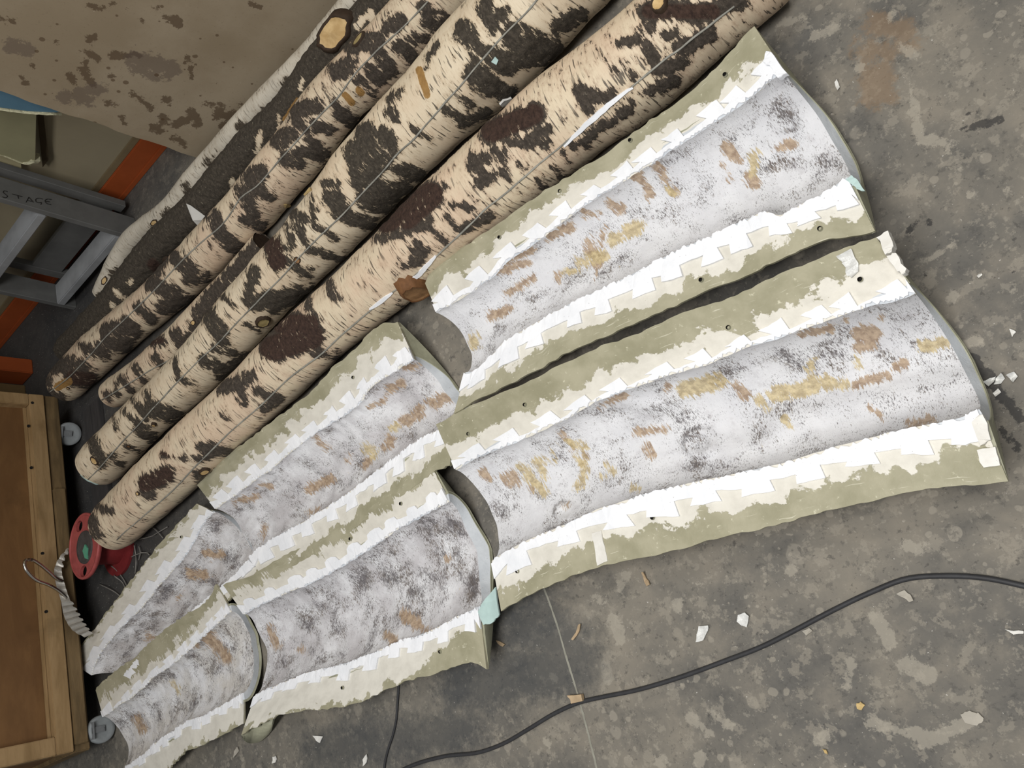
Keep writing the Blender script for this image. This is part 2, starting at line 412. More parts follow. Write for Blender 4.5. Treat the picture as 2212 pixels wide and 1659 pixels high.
M_LADDER = mat_plain('grey_ladder_paint', lin(104, 104, 102), 0.6, 0.08, 14)
M_TREAD = mat_plain('worn_grey_tread', lin(158, 160, 162), 0.45, 0.12, 7)
M_INK = mat_plain('pencil_ink', lin(36, 34, 32), 0.8, 0.02)
M_BLUE = mat_plain('blue_foam_skin', lin(84, 118, 138), 0.7, 0.05, 10)
M_FOAM = mat_plain('grey_green_board', lin(142, 138, 108), 0.8, 0.05, 10)
M_CRUMB = mat_plain('crumbly_foam_edge', lin(208, 204, 172), 0.9, 0.12, 60, bump=0.01)
M_CREAMB = mat_plain('cream_board', lin(204, 194, 156), 0.8, 0.05, 10)
M_PINE = mat_wood('pine_frame', lin(138, 112, 76), lin(164, 136, 98), (6, 1, 6), 4)
M_PINE2 = mat_wood('weathered_pine', lin(94, 78, 54), lin(128, 106, 74), (6, 1, 6), 4)
M_PLY = mat_wood('plywood_panel', lin(104, 74, 44), lin(124, 91, 56), (5, 1, 3), 3)
M_RED = mat_plain('red_plastic', lin(172, 84, 82), 0.4, 0.12, 25)
M_DKRED = mat_plain('dark_red_plastic', lin(132, 48, 50), 0.45, 0.1, 25)
M_HUB = mat_plain('dusty_black_hub', lin(78, 74, 72), 0.7, 0.15, 40)
M_GREEN = mat_plain('green_paint_mark', lin(92, 158, 130), 0.6, 0.05)
M_CHROME = mat_plain('chrome', lin(200, 196, 188), 0.18, 0.05, 10, 0.5, 1.0)
M_TIN = mat_plain('dull_fluted_metal', lin(176, 172, 164), 0.4, 0.1, 25, 0.5, 0.35)
M_WIRE = mat_plain('grey_wire', lin(142, 138, 132), 0.5, 0.1, 30, 0.4)
M_CASTOR = mat_plain('grey_castor_rubber', lin(158, 163, 165), 0.6, 0.1, 20)
M_STEEL = mat_plain('castor_fork_steel', lin(140, 143, 145), 0.45, 0.08, 20, 0.4, 0.2)
M_PLANK = mat_plain('dark_grey_plank', lin(66, 64, 64), 0.7, 0.12, 12, stretch=(6, 1, 6))
M_TAN = mat_plain('tan_board', lin(112, 92, 60), 0.7, 0.06, 8)
M_FOAMSHADE = mat_plain('foam_shadow_brown', lin(72, 60, 42), 0.8, 0.08, 10)
M_DUST = mat_plain('pale_joint_filler', lin(150, 148, 136), 0.8, 0.1, 40)

# ------------------------------------------------------------------ setting
def axis(a, b, da, db, fine):
    left = [a - da * 2 ** k for k in range(1, 9)]; right = [b + db * 2 ** k for k in range(1, 9)]
    return np.array(sorted([max(x, -7) for x in left] + list(np.arange(a, b, fine)) + [min(x, 3.5) for x in right]))
fx = np.unique(axis(-2.2, 0.4, .02, .02, 0.009)); fy = np.unique(np.clip(axis(-0.75, 1.2, .02, .02, 0.009), -3.5, 2.6))
GX, GY = np.meshgrid(fx, fy, indexing='ij')
FV = np.stack([GX.ravel(), GY.ravel(), 0 * GX.ravel()], 1)
cc = (FV - C0) @ R
FXY = np.where((cc[:, 2] < -0.1)[:, None], pix(FV), -9999.0)
pale = [(1965,165,1974,239,8),(1974,239,1988,300,14),(1988,305,2060,300,10),(2040,310,2072,372,5),(1944,99,1977,121,12),(1929,30,1929,40,12),
 (1854,143,1850,150,11),(2157,393,2183,423,7),(2122,338,2123,339,9),(2097,421,2098,421,10),(2196,437,2196,438,8),(2003,559,2065,526,6),
 (2108,738,2089,745,16),(2058,642,2058,643,13),(2192,632,2192,633,9),(1296,1296,1296,1297,16),(1326,1336,1341,1381,14),(1306,1432,1311,1477,12),
 (1522,1326,1523,1327,14),(1462,1306,1463,1307,12),(1510,1263,1511,1264,10),(1492,1552,1527,1582,14),(1537,1542,1578,1567,12),(1776,1590,1777,1591,17),
 (1894,1336,1925,1391,16),(1839,1427,1829,1482,12),(1955,1432,2005,1462,20),(1512,1638,1513,1639,18),(1432,1643,1433,1644,18),(1700,1230,1710,1240,14),
 (1960,1180,1990,1190,16),(1640,1140,1690,1120,18),(1880,1560,1990,1590,14),(2000,1600,2090,1560,20),(1380,1180,1420,1170,12),(1760,80,1800,60,12),(1690,50,1730,40,8),
 (2030,1020,2000,1060,12),(1195,1460,1200,1470,8),(640,1590,645,1600,6),(1180,1600,1185,1610,8),(1350,1240,1352,1242,10),(1335,1265,1336,1266,8),(1375,1255,1376,1256,8)]
black = [(2073,279,2165,257,9),(2062,254,2110,243,6),(2003,474,2010,480,7),(2102,774,2200,900,16),(2169,934,2200,967,12),(1960,500,1985,470,8),(1995,590,2010,600,4),
 (2060,430,2090,400,3),(2150,590,2212,585,3)]
rust = [(1893,184,1895,190,46),(1893,48,1951,74,30),(1870,120,1960,90,25)]
slate = [(1110,1360,1240,1400,60),(1000,1480,1240,1440,70),(700,1620,1000,1580,60),(1110,1300,1200,1330,50)]
nz = lambda a, w: np.clip(stroke_field(FXY, a) / w, -3, 2.0)
floor = struct(meshobj('floor', FV, grid_faces(len(fx), len(fy)), M_FLOOR, attrs=dict(dark_left=np.clip((-2.2 - FV[:, 0]) / .7, 0, 1) * np.clip((FV[:, 1] - .25) / .4, 0, 1), pale=nz(pale, 10), black=nz(black, 7), rust=nz(rust, 25), slate=nz(slate, 45))))
# pale saw-cut joint in the slab
jp = resample([at(1172,1262,.0006), at(1200,1340,.0006), at(1225,1425,.0006), at(1252,1515,.0006), at(1290,1664,.0006)], 40)
jn = np.array([0.96, -0.28, 0]) * 0.0028
struct(meshobj('trim_1', np.vstack([jp - jn * (0.7 + 0.5 * rng.random((40, 1))), jp + jn * (0.7 + 0.5 * rng.random((40, 1)))]),
               [(i, i + 1, i + 41, i + 40) for i in range(39)], M_DUST))
WY = 2.44
struct(boxmesh('wall_back', (-7, WY, 0), (3.5, WY + .12, 3.4), M_WALL, bevel=0))
struct(boxmesh('wall_left', (-7.12, -3.5, 0), (-7, WY + .12, 3.4), M_WALL, bevel=0))
struct(boxmesh('baseboard_back', (-6.9, WY - .02, 0), (-1.0, WY, 0.10), M_ORANGE, bevel=.003))
struct(boxmesh('trim_2', (-6.9, WY - .012, 0.10), (-1.0, WY, 0.125), M_TRIMTOP, bevel=.002))
struct(boxmesh('trim_3', (-6.9, WY - .026, 0.0), (-1.0, WY - .0205, 0.022), M_ORANGE, bevel=.002))

# ------------------------------------------------------------------ logs
LOG = {
 'L1': [(243,1138,57),(388,1002,64),(550,850,67),(714,697,70),(863,570,79),(959,480,89),(1096,363,98),(1209,267,103),(1386,131,107),(1640,-92,112)],
 'L2': [(212,1005,52),(302,913,50),(416,806,56),(600,600,66),(717,481,75),(810,365,86),(944,227,95),(1054,117,105),(1140,20,112),(1220,-70,118),(1330,-195,124)],
 'L3': [(139,832,41),(205,765,44),(333,655,45),(455,537,50),(552,436,57),(640,335,60),(735,207,62),(800,147,63),(890,55,66),(960,-30,69),(1050,-140,72)],
 'L4': [(143,770,29),(229,693,36),(350,545,39),(457,442,41),(548,334,42),(617,270,43),(707,150,45),(798,65,46),(872,-17,47),(960,-115,49)],
 'L5': [(222,662,25),(283,553,27),(376,474,29),(457,379,30),(534,295,31),(644,183,32),(698,126,33),(758,53,33),(828,-22,34),(910,-110,35)],
 'L6': [(243,848,33),(330,785,36),(430,688,36),(505,603,32),(572,522,29)],
}
DK = {
 'L1': [(354,983,395,990,6),(316,1044,359,1026,20),(304,1061,329,1069,8),(203,1094,238,1102,8),(197,1120,210,1155,12),(435,965,490,975,12),(428,1026,430,1030,12),
  (476,841,521,829,12),(481,897,489,907,4),(524,836,529,872,5),(590,753,672,727,30),(606,699,669,699,22),(678,765,726,765,8),(482,838,542,813,13),(558,845,596,860,10),
  (571,883,602,860,11),(526,829,520,857,5),(432,987,479,974,10),(712,612,725,639,10),(812,517,861,506,10),(834,476,929,422,30),(902,530,896,566,12),(896,566,923,544,12),
  (894,495,929,476,8),(864,558,872,574,4),(666,644,664,670,8),(880,474,934,427,24),(880,496,927,487,10),(1019,351,1045,341,13),(1067,325,1083,341,8),(1101,309,1180,309,9),
  (1038,395,1060,385,12),(978,442,1013,452,7),(1000,496,1057,468,10),(1086,370,1101,389,3),(1121,351,1133,364,3),(959,404,943,427,8),(1253,190,1269,234,13),(1278,206,1316,209,13),
  (1342,95,1373,85,11),(1399,101,1411,123,13),(1437,73,1453,73,12),(1402,25,1475,19,20),(1475,25,1540,30,20),(1405,32,1408,63,8),(1468,104,1538,73,15),(1437,139,1449,158,10),
  (1421,152,1475,133,13),(1405,196,1459,171,12),(1285,285,1364,237,8),(1063,285,1152,247,25),(1142,301,1184,278,10),(1089,301,1095,342,6),(1019,342,1041,373,10),(1234,316,1285,291,8),
  (1506,19,1600,8,12),(1380,60,1384,64,5),(1300,120,1330,150,3),(1345,130,1370,170,3),(1250,300,1268,322,3),(1215,330,1230,350,3),(1160,390,1180,412,3),(1192,360,1215,385,3),
  (840,690,870,705,4),(860,655,890,672,4),(825,715,850,730,4),(560,735,600,720,12),(940,500,960,520,7),(965,470,985,495,5),(1385,20,1400,60,8)],
 'L2': [(200,955,220,998,14),(238,983,263,1003,8),(273,963,299,975,7),(327,882,380,902,19),(316,851,322,882,9),(299,922,327,945,15),(268,889,304,922,7),(286,862,314,905,8),
  (377,778,387,816,7),(387,816,420,836,8),(440,778,506,806,14),(476,803,532,778,20),(243,897,250,927,4),(446,676,481,727,20),(463,755,506,765,9),(548,585,536,650,14),
  (552,653,644,634,20),(590,666,671,631,16),(590,530,600,565,22),(617,560,620,563,14),(633,574,666,592,12),(668,541,739,558,11),(617,484,633,530,7),(641,484,663,525,9),
  (671,441,679,490,7),(679,490,725,514,7),(625,457,658,476,13),(674,427,685,455,5),(720,430,739,457,22),(742,468,801,484,17),(793,430,848,441,28),(812,408,875,408,20),
  (766,327,785,390,26),(807,341,834,314,28),(780,381,807,368,20),(861,365,910,381,17),(848,341,835,355,12),(791,286,804,329,26),(829,291,829,342,20),(842,215,867,197,10),
  (842,240,850,255,12),(943,96,925,127,7),(920,147,921,148,5),(1000,60,1030,110,22),(1027,142,1057,192,20),(1001,215,1019,228,12),(963,238,1006,253,12),(895,278,930,303,6),
  (1004,263,1052,243,14),(1047,10,1063,63,20),(1063,63,1085,25,16),(1025,165,1095,202,24),(1063,120,1095,142,26),(1110,79,1190,104,32),(1206,57,1253,32,19),(1120,130,1170,130,20),
  (405,818,408,820,3),(530,700,560,715,6),(480,640,505,660,6),(700,395,730,400,9)],
 'L3': [(95,813,104,828,8),(118,791,152,786,14),(157,816,194,819,17),(105,850,128,860,10),(170,790,182,800,12),(179,748,186,757,5),(206,760,228,769,8),(228,743,270,743,17),
  (228,715,253,708,12),(241,709,291,714,13),(190,750,203,760,5),(329,613,380,638,14),(354,664,405,651,14),(337,583,354,563,10),(380,557,418,588,12),(405,603,443,600,9),
  (443,461,446,470,6),(476,507,506,537,11),(462,463,476,506,11),(481,512,514,533,9),(514,408,530,430,10),(536,441,552,463,9),(530,474,568,490,8),(544,376,552,408,15),
  (563,417,584,425,8),(617,338,633,354,8),(660,330,693,341,8),(533,380,563,375,15),(614,349,652,354,9),(642,329,703,329,9),(665,299,692,324,8),(606,304,627,291,17),
  (642,240,682,228,14),(682,273,710,278,12),(740,245,766,266,14),(725,223,735,235,7),(728,152,753,142,17),(778,172,809,203,8),(799,152,821,172,12),(758,96,816,84,17),
  (816,114,842,152,13),(837,63,867,43,12),(862,96,892,122,13),(892,84,915,84,11),(930,38,963,51,19),(910,15,925,25,10),(300,665,330,690,8),(270,690,285,700,5),(640,262,660,280,10)],
 'L4': [], 'L5': [(616,172,624,197,5),(568,228,573,250,4),(515,273,533,278,8),(448,345,460,352,8),(400,400,412,420,7),(360,460,368,470,8),(328,500,345,505,7),(246,590,262,600,7),(212,640,225,650,5)],
 'L6': [(230,850,236,866,4),(250,830,256,850,4),(262,818,284,842,5),(290,790,312,826,5),(335,770,350,790,6),(380,720,400,760,10),(430,670,450,700,14),(330,740,350,735,8),(455,650,575,520,20),(400,735,470,650,9)],  # last strokes paint in the shade where it runs under the thick log
}
BR = {'L1': [(327,963,380,981,14),(590,753,672,727,30),(606,699,669,699,22),(834,476,929,422,30),(880,474,934,427,24),(1063,285,1152,247,25),(1402,25,1540,25,18),(316,1044,359,1026,20)],
      'L2': [(590,530,600,565,22)], 'L3': [(157,816,194,819,17)], 'L4': [(330,570,340,580,14)], 'L5': [], 'L6': [(330,740,350,735,8)]}
OC = {'L2': [(905,150,922,205,9)], 'L3': [(125,835,148,824,10),(775,195,780,200,9),(745,205,760,222,8)], 'L4': [(642,215,614,258,5)], 'L1': [(1085,60,1100,90,8)]}
LIGHT4 = [(253,628,261,641,6),(281,608,282,610,5),(243,659,253,671,5),(563,286,556,329,7),(599,253,604,276,4),(652,170,649,190,5),(718,142,697,162,5),(786,38,773,56,8),(801,25,804,43,8),(133,784,134,788,4),(270,640,272,650,4),(500,390,505,400,6)]
SEAM = {
 'L3': [(97,855),(150,815),(200,762),(228,728),(270,690),(333,628),(380,578),(412,545),(450,510),(478,490),(505,452),(520,425),(560,400),(605,345),(650,295),(690,250),(735,205),(770,155),(830,95),(870,60),(925,3)],
 'L2': [(190,1036),(218,1008),(263,955),(296,922),(322,892),(380,829),(435,773),(471,742),(508,701),(568,639),(612,596),(639,563),(698,503),(744,460),(785,414),(820,379),(861,330),(894,300),(956,228),(1006,172),(1047,123),(1085,79),(1133,32),(1165,-5)],
 'L1': [(253,1166),(263,1155),(329,1099),(380,1054),(430,998),(446,983),(501,930),(560,879),(618,822),(672,781),(694,765),(748,715),(789,680),(848,631),(896,596),(923,571),(943,553),(997,503),(1045,455),(1101,411),(1158,360),(1212,316),(1269,266),(1364,190),(1411,149),(1459,111),(1522,63),(1585,13)],
 'L6': [(220,864),(278,829),(327,798),(375,773)],
}
LMAT = dict(L1=M_BARK_PINK, L2=M_BARK, L3=M_BARK_PINK, L4=M_BARK, L5=M_BARK_GREY, L6=M_BARK_PINK)
LLAB = dict(
 L1='birch log nearest the white moulds, rosy bark, lying on the floor',
 L2='thick cream birch log with dark bands, second from the white moulds',
 L3='birch log with long grey seam, between the thick log and the dark log',
 L4='dark brown barked birch log with a large pale sawn branch stub',
 L5='thin silvery birch log at the back, against the stained brown board',
 L6='slender short birch log tucked low beside the thick banded log end')
LOGS = {}
for key in ('L1', 'L2', 'L3', 'L4', 'L5', 'L6'):
    st = []
    for (x, y, w) in LOG[key]:
        r = .09
        for _ in range(8):
            p = at(x, y, r + .002); dep = -((p - C0) @ R)[2]; r = w * dep / F
        st.append((*p, r))
    st = np.array(st); st[:, 1] += {'L4': .033, 'L5': .060, 'L6': -.006}.get(key, 0); st[:, 3] *= {'L4': .93, 'L5': .84}.get(key, 1)
    nu = int((st[-1, 0] - st[0, 0]) / .0062); nt = 104
    ax = resample(st, nu); C = ax[:, :3]; rad = ax[:, 3]
    T = np.gradient(C, axis=0); T /= np.linalg.norm(T, axis=1)[:, None]
    N = np.cross(np.tile([0, 0, 1.0], (nu, 1)), T); N /= np.linalg.norm(N, axis=1)[:, None]; B = np.cross(T, N)
    th = np.linspace(-np.pi / 2, 1.5 * np.pi, nt, endpoint=False)
    ulen = np.r_[0, np.cumsum(np.linalg.norm(np.diff(C, axis=0), axis=1))]
    dirs = np.cos(th)[None, :, None] * N[:, None] + np.sin(th)[None, :, None] * B[:, None]
    seed = int(key[1]) * 17
    q = (C[:, None] + dirs * rad[:, None, None]).reshape(-1, 3)
    bumps = 1 + 0.055 * vnoise(q * np.array([6, 9, 9]), seed) + 0.02 * vnoise(q * 22, seed + 1)
    taper = np.ones(nu); taper[:8] = np.sqrt(np.linspace(0.86, 1, 8))
    RR = rad[:, None] * bumps.reshape(nu, nt) * taper[:, None]
    V = (C[:, None] + dirs * RR[..., None]).reshape(-1, 3)
    V[:, 2] = np.maximum(V[:, 2], .0015)
    xy = pix(V); nrm = dirs.reshape(-1, 3); facing = ((C0 - V) * nrm).sum(1) > 0
    hid = 0.9 * vnoise(np.stack([V[:, 0] * 16, nrm[:, 1] * 3, nrm[:, 2] * 3], 1), seed + 5) - .3
    if key == 'L4':
        dk = np.clip(-stroke_field(xy, LIGHT4) / 6, -1.6, 2.2)
    else:
        dk = np.clip((stroke_field(xy, DK[key]) + {'L1': 1, 'L2': -1, 'L3': 4, 'L5': 1, 'L6': 3}[key]) / 9, {'L1': -.92, 'L2': -1.05, 'L3': -.8, 'L5': -1.0, 'L6': -.95}[key], .85)
    if key == 'L1': dk += .16 * np.clip((xy[:, 0] - 900) / 120, 0, 1)
    dk = np.where(facing, dk, np.maximum(hid, dk * .5 - .3))
    br = np.clip(stroke_field(xy, BR[key] or [(0, 0, 0, 0, -99)]) / 10, -2, 1)
    oc = np.clip(stroke_field(xy, OC.get(key) or [(0, 0, 0, 0, -99)]) / 8, -2, 1)
    rough = np.clip(dk, 0, 1) * 0.0035 * vnoise(q * 70, seed + 2) + np.clip(dk, -.5, .5) * .002
    V += nrm * rough[:, None]; V[:, 2] = np.maximum(V[:, 2], .0012)
    pc = np.stack([np.repeat(ulen, nt) + int(key[1]) * 3.1, np.tile(th, nu) * np.repeat(rad, nt), 0 * V[:, 0]], 1)
    root = thing('birch_log', LLAB[key], 'log', (C[nu // 2, 0], C[nu // 2, 1], 0))
    meshobj('bark', V, grid_faces(nu, nt, wrap=True, flip=True), LMAT[key], root, attrs=dict(dark=dk, brown=br, ochre=oc, pc=pc))
    for e, k in ((0, 0), (nu - 1, (nu - 1) * nt)):
        ring = V[k:k + nt]; ctr = ring.mean(0); inw = T[e] * (.004 if e == 0 else -.004)
        VV = np.vstack([ring * .97 + ctr * .03 + inw, ctr[None] + inw]); fs = [((j + 1) % nt, j, nt) if e else (j, (j + 1) % nt, nt) for j in range(nt)]
        meshobj('cut_end', VV, fs, M_CUT if key != 'L6' else M_RIM, root, smooth=False)  # short log's ends coloured dark to stand in for shade in the gap
    LOGS[key] = dict(root=root, V=V, xy=xy, nrm=nrm, facing=facing, T=np.repeat(T, nt, 0), C=np.repeat(C, nt, 0))

def on_log(key, px, py):
    L = LOGS[key]; d = np.linalg.norm(L['xy'] - [px, py], axis=1) + np.where(L['facing'], 0, 1e4)
    k = np.argsort(d)[:4]; w = 1 / (d[k] + .5); w /= w.sum()
    return (L['V'][k] * w[:, None]).sum(0), unit((L['nrm'][k] * w[:, None]).sum(0)), L['T'][k[0]]
for key, pts in SEAM.items():
    P = resample(np.array([(*p, 0) for p in pts], float), 4 * len(pts), False)
    Q = np.array([on_log(key, p[0], p[1])[0] + on_log(key, p[0], p[1])[1] * .0008 for p in P])
    K = np.array([.25, .5, .25]); Q[1:-1] = .25 * Q[:-2] + .5 * Q[1:-1] + .25 * Q[2:]
    tube('seam_line', Q, .0019 + .0009 * rng.random(len(Q)), M_SEAM, LOGS[key]['root'], n=6)
def strip(key, pts, w, name='silicone_strip'):
    P = resample(np.array([(*p, 0) for p in pts], float), 16, False); rows = []
    for k, p in enumerate(P):
        q, nr, t = on_log(key, p[0], p[1]); c = unit(np.cross(nr, t)); ww = w * (0.35 + math.sin(math.pi * (k + .5) / 16)) * .8
        q = q + nr * .004
        rows += [q - c * ww, q + c * ww, q + c * ww + nr * -.004, q - c * ww + nr * -.004]
    fs = []
    for k in range(15):
        for j in range(4):
            a, b = 4 * k + j, 4 * k + (j + 1) % 4; fs.append((a, b, b + 4, a + 4))
    fs += [(0, 3, 2, 1), (60, 61, 62, 63)]
    o = meshobj(name, np.array(rows), fs, M_SIL, LOGS[key]['root'], smooth=False); return o
strip('L1', [(1218,316),(1269,266),(1320,222),(1367,188)], .0055)
strip('L1', [(798,668),(822,652),(848,631)], .005)
strip('L1', [(868,620),(905,592),(925,570),(942,552)], .006)
def stub(key, px, py, a, b, proud, face=M_CUT, tilt=0.0, lean=(0, 0, 0), rim=None):
    """a sawn branch stub: bark collar and flat cut face; a along the log, b around it"""
    q, nr, t = on_log(key, px, py); nr = unit(nr + np.array(lean)); t = unit(t - nr * (t @ nr)); c = np.cross(nr, t)
    ct, s_ = math.cos(tilt), math.sin(tilt); t, c = t * ct + c * s_, -t * s_ + c * ct
    n = 22; ang = np.linspace(0, 2 * np.pi, n, endpoint=False); jit = 1 + .06 * rng.normal(size=n)
    rings = []
    for sc, h in ((1.35, -.012), (1.22, proud * .45), (1.04, proud), (0.96, proud), (0.9, proud - .002), (0.5, proud - .001)):
        rings.append(q + (np.cos(ang) * a * sc * jit)[:, None] * t + (np.sin(ang) * b * sc * jit)[:, None] * c + nr * h)
    V = np.vstack(rings + [(q + nr * (proud - .001))[None]]); fs = []; mi = []
    for r_ in range(5):
        for j in range(n):
            k = (j + 1) % n; fs.append((r_ * n + j, r_ * n + k, (r_ + 1) * n + k, (r_ + 1) * n + j)); mi.append(0 if r_ < 4 else 1)
    for j in range(n): fs.append((5 * n + j, 5 * n + (j + 1) % n, 6 * n)); mi.append(1)
    meshobj('branch_stub', V, fs, [rim or M_RIM, face], LOGS[key]['root'], midx=mi)
stub('L2', 568, 694, .022, .018, .010, M_CUT_GREEN)
stub('L2', 333, 915, .007, .007, .012, M_CUT)
stub('L2', 203, 995, .013, .016, .004, M_CUT)
stub('L2', 278, 963, .006, .006, .004, M_CUT_BROWN)
stub('L2', 642, 562, .010, .009, .004, M_CUT_BROWN)
stub('L1', 895, 622, .032, .040, .022, M_CUT_BROWN, rim=M_RIMB)
stub('L1', 441, 1018, .018, .014, .008, M_CUT)
stub('L1', 1427, 10, .014, .014, .012, M_CUT)
stub('L1', 299, 1065, .007, .006, .006, M_CUT)
stub('L3', 776, 86, .022, .011, .006, M_CUT_GREEN, .15)
stub('L3', 147, 838, .006, .005, .006, M_CUT)
stub('L4', 727, 70, .060, .034, .020, M_CUT, .12, (.1, -1.1, .55))
stub('L4', 360, 561, .020, .012, .006, M_CUT, .3)
stub('L5', 332, 481, .020, .008, .003, M_CUT)
stub('L5', 225, 606, .018, .008, .003, M_CUT)
stub('L6', 418, 697, .010, .007, .004, M_CUT)
# number written on the silver log
def script_strokes(fn, strokes, r, mat, parent, name):
    for s_ in strokes:
        tube(name, resample(np.array([fn(*p) for p in s_]), max(6, 3 * len(s_))), r, mat, parent, n=5)
f5 = lambda x, y: on_log('L5', x, y)[0] + on_log('L5', x, y)[1] * .0012
script_strokes(f5, [[(668,130),(663,128),(661,132),(664,136),(668,133),(669,129),(668,136),(665,141)], [(663,120),(664,124),(667,123)], [(669,118),(674,117)]], .0011, M_INK, LOGS['L5']['root'], 'written_numeral')

# ------------------------------------------------------------------ moulds
def flange_solid(name, O, I, mat, parent, thr, grime=0.3, th=.007, nv=13, seed=0, droop=.0):
    nu = len(O); v = np.linspace(0, 1, nv)
    P = O[:, None] * (1 - v)[None, :, None] + I[:, None] * v[None, :, None]
    P[..., 2] += -droop * (1 - v)[None, :] ** 3
    u = np.linspace(0, 1, nu)
    P[..., 2] += .0022 * vnoise(P.reshape(-1, 3) * 9, seed).reshape(nu, nv)
    ul = np.r_[0, np.cumsum(np.linalg.norm(np.diff(I, axis=0), axis=1))]; wd = np.linalg.norm(O - I, axis=1)
    pc = np.stack([np.repeat(ul, nv) + seed * 1.7, (wd[:, None] * v[None]).ravel() + seed, np.zeros(nu * nv)], 1)
    t = np.interp(u, np.linspace(0, 1, len(thr)), thr)
    ol = (np.repeat(t, nv) - np.tile(v, nu)) * 1.6
    top = P.reshape(-1, 3); bot = top - [0, 0, th]
    V = np.vstack([top, bot]); n = nu * nv
    fs = [tuple(f) for f in grid_faces(nu, nv)] + [tuple(f) for f in grid_faces(nu, nv, n, True)]
    a = lambda i, j: i * nv + j
    for i in range(nu - 1):
        fs.append((a(i + 1, 0), a(i, 0), a(i, 0) + n, a(i + 1, 0) + n)); fs.append((a(i, nv - 1), a(i + 1, nv - 1), a(i + 1, nv - 1) + n, a(i, nv - 1) + n))
    for j in range(nv - 1):
        fs.append((a(0, j), a(0, j + 1), a(0, j + 1) + n, a(0, j) + n)); fs.append((a(nu - 1, j + 1), a(nu - 1, j), a(nu - 1, j) + n, a(nu - 1, j + 1) + n))
    # orient all faces the same way
    o = meshobj(name, V, fs, mat, parent, False, dict(pc=np.vstack([pc, pc]), ol=np.r_[ol, np.full(n, 1.0)], grime=np.full(2 * n, grime)))
    bm = bmesh.new(); bm.from_mesh(o.data); bmesh.ops.recalc_face_normals(bm, faces=bm.faces); bm.to_mesh(o.data); bm.free()
    return P

def silicone_edge(O, I, parent, base, tip, n, skew=0.0, flare=.35, rnd=False, seed=0):
    r = np.random.default_rng(seed); nu = len(O)
    L = np.linalg.norm(np.diff(I, axis=0), axis=1).sum()
    def Q(u, v):
        u = min(max(u, 0), 1) * (nu - 1); i = min(int(u), nu - 2); f = u - i
        o_ = O[i] * (1 - f) + O[i + 1] * f; i_ = I[i] * (1 - f) + I[i + 1] * f
        return o_ * (1 - v) + i_ * v
    pts = [(0.0, base[0] - .12)]
    for k in range(n):
        uc = (k + .55 + r.uniform(-.16, .16)) / n; hb = (.23 + r.uniform(-.05, .06)) / n; ht = min(hb + flare / n * r.uniform(.2, .5), .38 / n)
        b = np.interp(uc, [0, 1], base) + r.uniform(-.025, .025); t_ = np.interp(uc, [0, 1], tip) + r.uniform(-.03, .03)
        s0, s1 = .5 * skew / n * r.uniform(.5, 1.2), .5 * skew / n * r.uniform(.3, 1)
        if rnd:
            for f in np.linspace(0, np.pi, 6): pts.append((uc - 1.3 * hb * math.cos(f), b - (b - t_) * math.sin(f) ** .6))
        else:
            pts += [(uc - hb, b - .01), (uc - ht + s0, t_ + r.uniform(0, .07)), (uc + ht * .7 + s1, t_ - r.uniform(0, .05)), (uc + hb, b + .03)]
    pts.append((1.0, base[1] - .14))
    ok = [pts[0]]
    for p in pts[1:]:
        ok.append((min(max(p[0], 0), 1), p[1]))
    m = 200
    inner = [(1 - k / (m - 1), 1.012 - .075 * r.random() ** 1.5) for k in range(m)]
    T = []
    outl = ok + inner
    poly = []
    for k in range(len(outl)):                       # subdivide so the sheet follows the flange
        a, b = outl[k], outl[(k + 1) % len(outl)]
        ns = max(1, int(math.hypot((b[0] - a[0]) * L, (b[1] - a[1]) * .06) / .012))
        for q in range(ns):
            f = q / ns; j = .006 * r.normal() if 0 < f else 0
            poly.append((a[0] + (b[0] - a[0]) * f, a[1] + (b[1] - a[1]) * f + j))
    res = delaunay_2d_cdt([Vector((u * L, v * .1)) for u, v in poly], [], [list(range(len(poly)))], 1, 1e-6)
    pv = [(v.x / L, v.y / .1) for v in res[0]]; tri = [tuple(f) for f in res[2]]
    P3 = np.array([Q(u, v) for u, v in pv]); P3[:, 2] += .0046 + .0005 * r.normal(size=len(P3))
    nn = len(pv); V = np.vstack([P3, P3 - [0, 0, .0079]]); fs = []; cnt = {}
    for t in tri:
        fs.append(t); fs.append(tuple(x + nn for x in t[::-1]))
        for a, b in zip(t, t[1:] + t[:1]): cnt[frozenset((a, b))] = cnt.get(frozenset((a, b)), []) + [(a, b)]
    for e in cnt.values():
        if len(e) == 1: a, b = e[0]; fs.append((b, a, a + nn, b + nn))
    o = meshobj('silicone_edge', V, fs, M_SIL, parent, False)
    bm = bmesh.new(); bm.from_mesh(o.data); bmesh.ops.recalc_face_normals(bm, faces=bm.faces); bm.to_mesh(o.data); bm.free()

def depth_shape(s, p=0.62): return np.clip(1 - (2 * s - 1) ** 2, 0, 1) ** p

